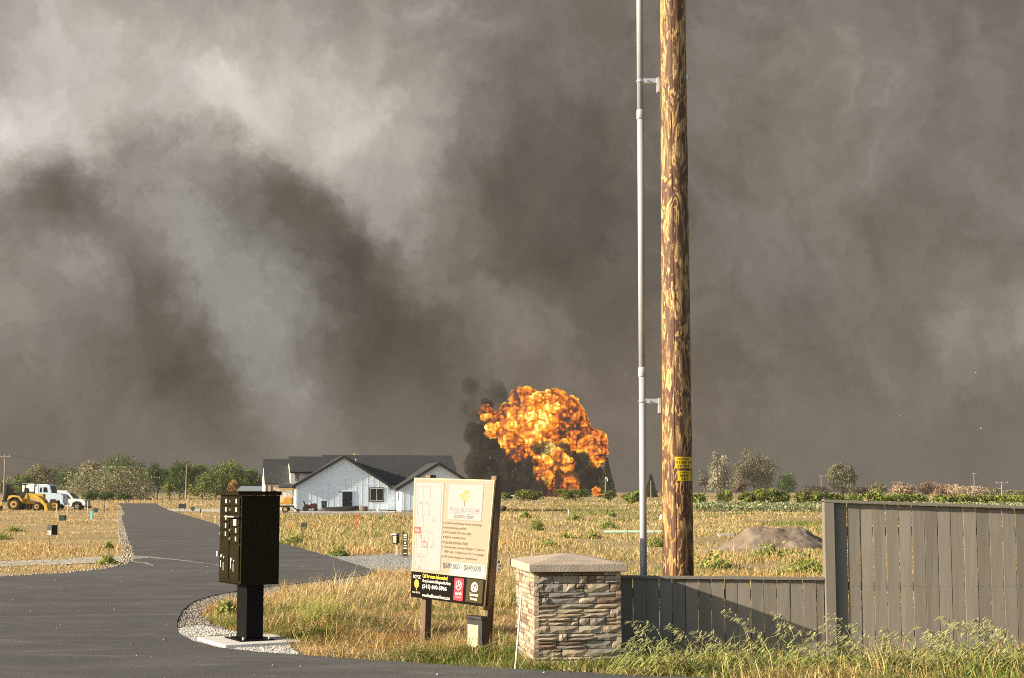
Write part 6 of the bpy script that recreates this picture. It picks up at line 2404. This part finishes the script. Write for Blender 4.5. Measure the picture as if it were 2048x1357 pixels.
def displace(me, scales, seed):
    bil = []
    for i, (sc, amp) in enumerate(scales):
        v, nn = get_np(me)
        w = v + 0.35 * sc * np.stack([vn3(v / sc * .9 + 7, seed + 60), vn3(v / sc * .9 + 19, seed + 61), vn3(v / sc * .9 + 31, seed + 62)], 1)
        b = np.abs(vn3(w / sc, seed + i)) * 1.7
        b = np.minimum(b, 1.2)
        bil.append(b)
        v = v + nn * (b[:, None] - .35) * amp
        me.vertices.foreach_set('co', v.astype(np.float32).ravel())
        me.update()
    return bil


def make_explosion():
    D = 650.0
    c5 = lambda x, y, rx, ry=None, dd=0: (900 + x * .2063, 740 + y * .2063, rx * .2063, (ry or rx) * .2063, dd)
    fire = [c5(740, 275, 105), c5(1010, 340, 115), c5(800, 450, 210), c5(960, 440, 190), c5(1130, 480, 190), c5(480, 540, 115), c5(600, 560, 140), c5(620, 650, 120), c5(800, 610, 175, 150), c5(1000, 570, 170), c5(1230, 640, 150), c5(1250, 530, 110, 130),
            c5(1390, 760, 105, 150), c5(1370, 850, 90, 110), c5(700, 800, 110, 55, -10), c5(560, 460, 110, 100), c5(840, 860, 75, 70, -14), c5(930, 840, 60, 60, -18), c5(850, 960, 55, 75, -16), c5(980, 1000, 115, 85, -22), c5(900, 1060, 70, 50, -22), c5(1090, 1080, 80, 75, -22), c5(1170, 1100, 70, 80, -22), c5(1000, 1090, 60, 50, -20), c5(1000, 1195, 45, 40, -20), c5(1150, 915, 45, 40, -38), c5(1290, 770, 80, 100), c5(1055, 830, 22, 22, -42), c5(400, 480, 70, 60), c5(350, 380, 60, 40), c5(1000, 760, 190, 110, 6), c5(980, 900, 130, 100, 4), c5(1060, 980, 130, 110, -6), c5(1120, 860, 130, 120, 8), c5(930, 1030, 100, 90, -8)]
    me = blob_union(fire, D, .34)
    bil = displace(me, [(9.0, 2.4), (3.8, 1.1), (1.5, .66)], 3)
    v, nn = get_np(me)
    big = vn3(v / 14.0 + 3, 40) * .5 + vn3(v / 6.5 + 9, 41) * .35
    fine = vn3(v / 1.3, 44)
    # centre of the ball is hottest, the lower skirts sootier
    ctr = np.array(at(900 + 850 * .2063, 740 + 520 * .2063, D))
    rr = np.sqrt((((v - ctr) / [34, 40, 20]) ** 2).sum(1))
    heat = .245 + .40 * (bil[2] - .45) + .30 * (bil[1] - .45) + .12 * (bil[0] - .5) + .34 * big + .10 * fine + .27 * np.exp(-(rr * 1.3) ** 2) - .16 * np.clip(rr - .9, 0, 1)
    m = bpy.data.materials.new('fireball_flame')
    m.use_nodes = True
    n = N(m.node_tree)
    n.n.clear()
    out = n.new('ShaderNodeOutputMaterial')
    a = n.new('ShaderNodeAttribute', attribute_name='fire_tone')
    c = n.new('ShaderNodeTexCoord').outputs['Object']
    hf = n.math('ADD', a.outputs['Fac'], n.math('MULTIPLY', n.math('SUBTRACT', n.noise(c, .9, 4, .6, .4), .5), .35))
    K = 1.0 / KEXP
    sc = lambda r, g, b: (r * K, g * K, b * K)
    col = n.ramp(hf, [(.05, sc(.02, .012, .008)), (.24, sc(.16, .028, .006)), (.40, sc(.62, .11, .008)), (.54, sc(1.02, .23, .007)), (.70, sc(1.2, .47, .016)), (.86, sc(1.35, .82, .07)), (1.0, sc(1.6, 1.3, .4))])
    em = n.new('ShaderNodeEmission')
    n.l.new(col, em.inputs[0])
    df = n.new('ShaderNodeBsdfDiffuse')
    df.inputs[0].default_value = (.02, .018, .016, 1)
    ad = n.new('ShaderNodeAddShader')
    n.l.new(em.outputs[0], ad.inputs[0])
    n.l.new(df.outputs[0], ad.inputs[1])
    n.l.new(ad.outputs[0], out.inputs[0])
    m.cycles.emission_sampling = 'NONE'
    at_ = me.attributes.new('fire_tone', 'FLOAT', 'POINT')
    at_.data.foreach_set('value', heat.astype(np.float32))
    o = link('fireball', me, m, None, True)
    tag(o, 'huge orange billowing fireball rising over the far field', 'fireball')
    # small separate flames at the right
    rnd = [c5(1415, 1190, 22, 28), c5(1450, 1205, 26, 22), c5(1430, 1160, 14, 22)]
    me2 = blob_union(rnd, 560, .3)
    b2 = displace(me2, [(3.0, .9), (1.4, .5)], 9)
    at2 = me2.attributes.new('fire_tone', 'FLOAT', 'POINT')
    at2.data.foreach_set('value', (.42 + .4 * (b2[1] - .4)).astype(np.float32))
    o2 = link('ground_fire', me2, m, None, True)
    tag(o2, 'small patch of flames on the ground left of the lamp pole', 'flames')

    # sooty smoke
    def smoke(name, lobes, D, voxel, disp, dens, colr, label, seed):
        me = blob_union(lobes, D, voxel)
        displace(me, disp, seed)
        me = remesh(me, voxel * .7)
        displace(me, [(2.4, 1.1), (1.2, .45)] if dens > .3 else [], seed + 5)
        m = bpy.data.materials.new(name + '_volume')
        m.use_nodes = True
        n = N(m.node_tree)
        n.n.clear()
        out = n.new('ShaderNodeOutputMaterial')
        v = n.new('ShaderNodeVolumePrincipled')
        v.inputs['Color'].default_value = (*colr, 1)
        v.inputs['Density'].default_value = dens
        if dens < .3:                       # wispy: torn into shreds
            c = n.new('ShaderNodeTexCoord').outputs['Object']
            n.put(v.inputs['Density'], n.math('MULTIPLY', n.mapr(n.noise(c, .11, 4, .6), .40, .68, 0, 1), dens * 2.2))
        v.inputs['Anisotropy'].default_value = 0.0
        n.l.new(v.outputs[0], out.inputs['Volume'])
        o = link(name, me, m, None, True)
        tag(o, label, 'smoke', kind='stuff')
    dark = [c5(250, 610, 85), c5(300, 700, 90), c5(380, 740, 95, 80), c5(470, 840, 130, 110), c5(360, 930, 120, 110), c5(560, 960, 150, 130), c5(720, 990, 120, 110), c5(440, 1050, 160, 110), c5(620, 1090, 150, 100), c5(780, 1090, 120, 100), c5(340, 520, 50, 90), c5(330, 410, 45, 70), c5(1030, 1060, 170, 110, 16), c5(1060, 920, 150, 120, 16), c5(880, 1010, 110, 110, 12), c5(1250, 1060, 150, 100, 14), c5(1010, 1170, 210, 50, 10)]
    smoke('black_smoke', dark, D, .6, [(8, 3.4), (3.6, 1.7), (1.8, .9)], .55, (.055, .05, .044), 'thick black smoke rolling out left of the fireball', 21)
    mid = [c5(1060, 825, 90, 42, -34), c5(1210, 890, 70, 70, -26), c5(900, 760, 80, 32, -34), c5(1260, 960, 110, 110, -24), c5(1120, 930, 70, 35, -36), c5(1040, 1100, 30, 60, -36), c5(1330, 1060, 140, 100, -10), c5(860, 1120, 90, 60, -30), c5(1200, 1140, 110, 60, -14)]
    smoke('black_smoke', mid, D, .6, [(7, 3.0), (3.4, 1.6), (1.7, .8)], .7, (.05, .043, .036), 'black smoke curling over the lower middle of the fireball', 33)
    thin = [c5(220, 230, 85, 110), c5(180, 330, 80, 80), c5(400, 290, 90, 70), c5(470, 330, 70, 70), c5(330, 260, 60, 50), c5(260, 480, 70, 110)]
    smoke('drifting_smoke', thin, D + 30, .8, [(9, 5), (4, 2.6)], .13, (.07, .062, .055), 'thin dark smoke drifting off the top left of the fireball', 45)


make_explosion()

# ------------------------------------------------------------------ smoky air
hz = MB().box((-1300, -70, -4), (1300, 1150, 62)).build('haze', None)
hm = bpy.data.materials.new('haze_air')
hm.use_nodes = True
hn = N(hm.node_tree)
hn.n.clear()
ho = hn.new('ShaderNodeOutputMaterial')
hv = hn.new('ShaderNodeVolumePrincipled')
hv.inputs['Color'].default_value = (.25, .235, .215, 1)
hv.inputs['Density'].default_value = .0003
hv.inputs['Anisotropy'].default_value = 0.0
hn.l.new(hv.outputs[0], ho.inputs['Volume'])
hz.data.materials.append(hm)
tag(hz, 'thin brown smoke haze filling the air', 'haze', kind='stuff')
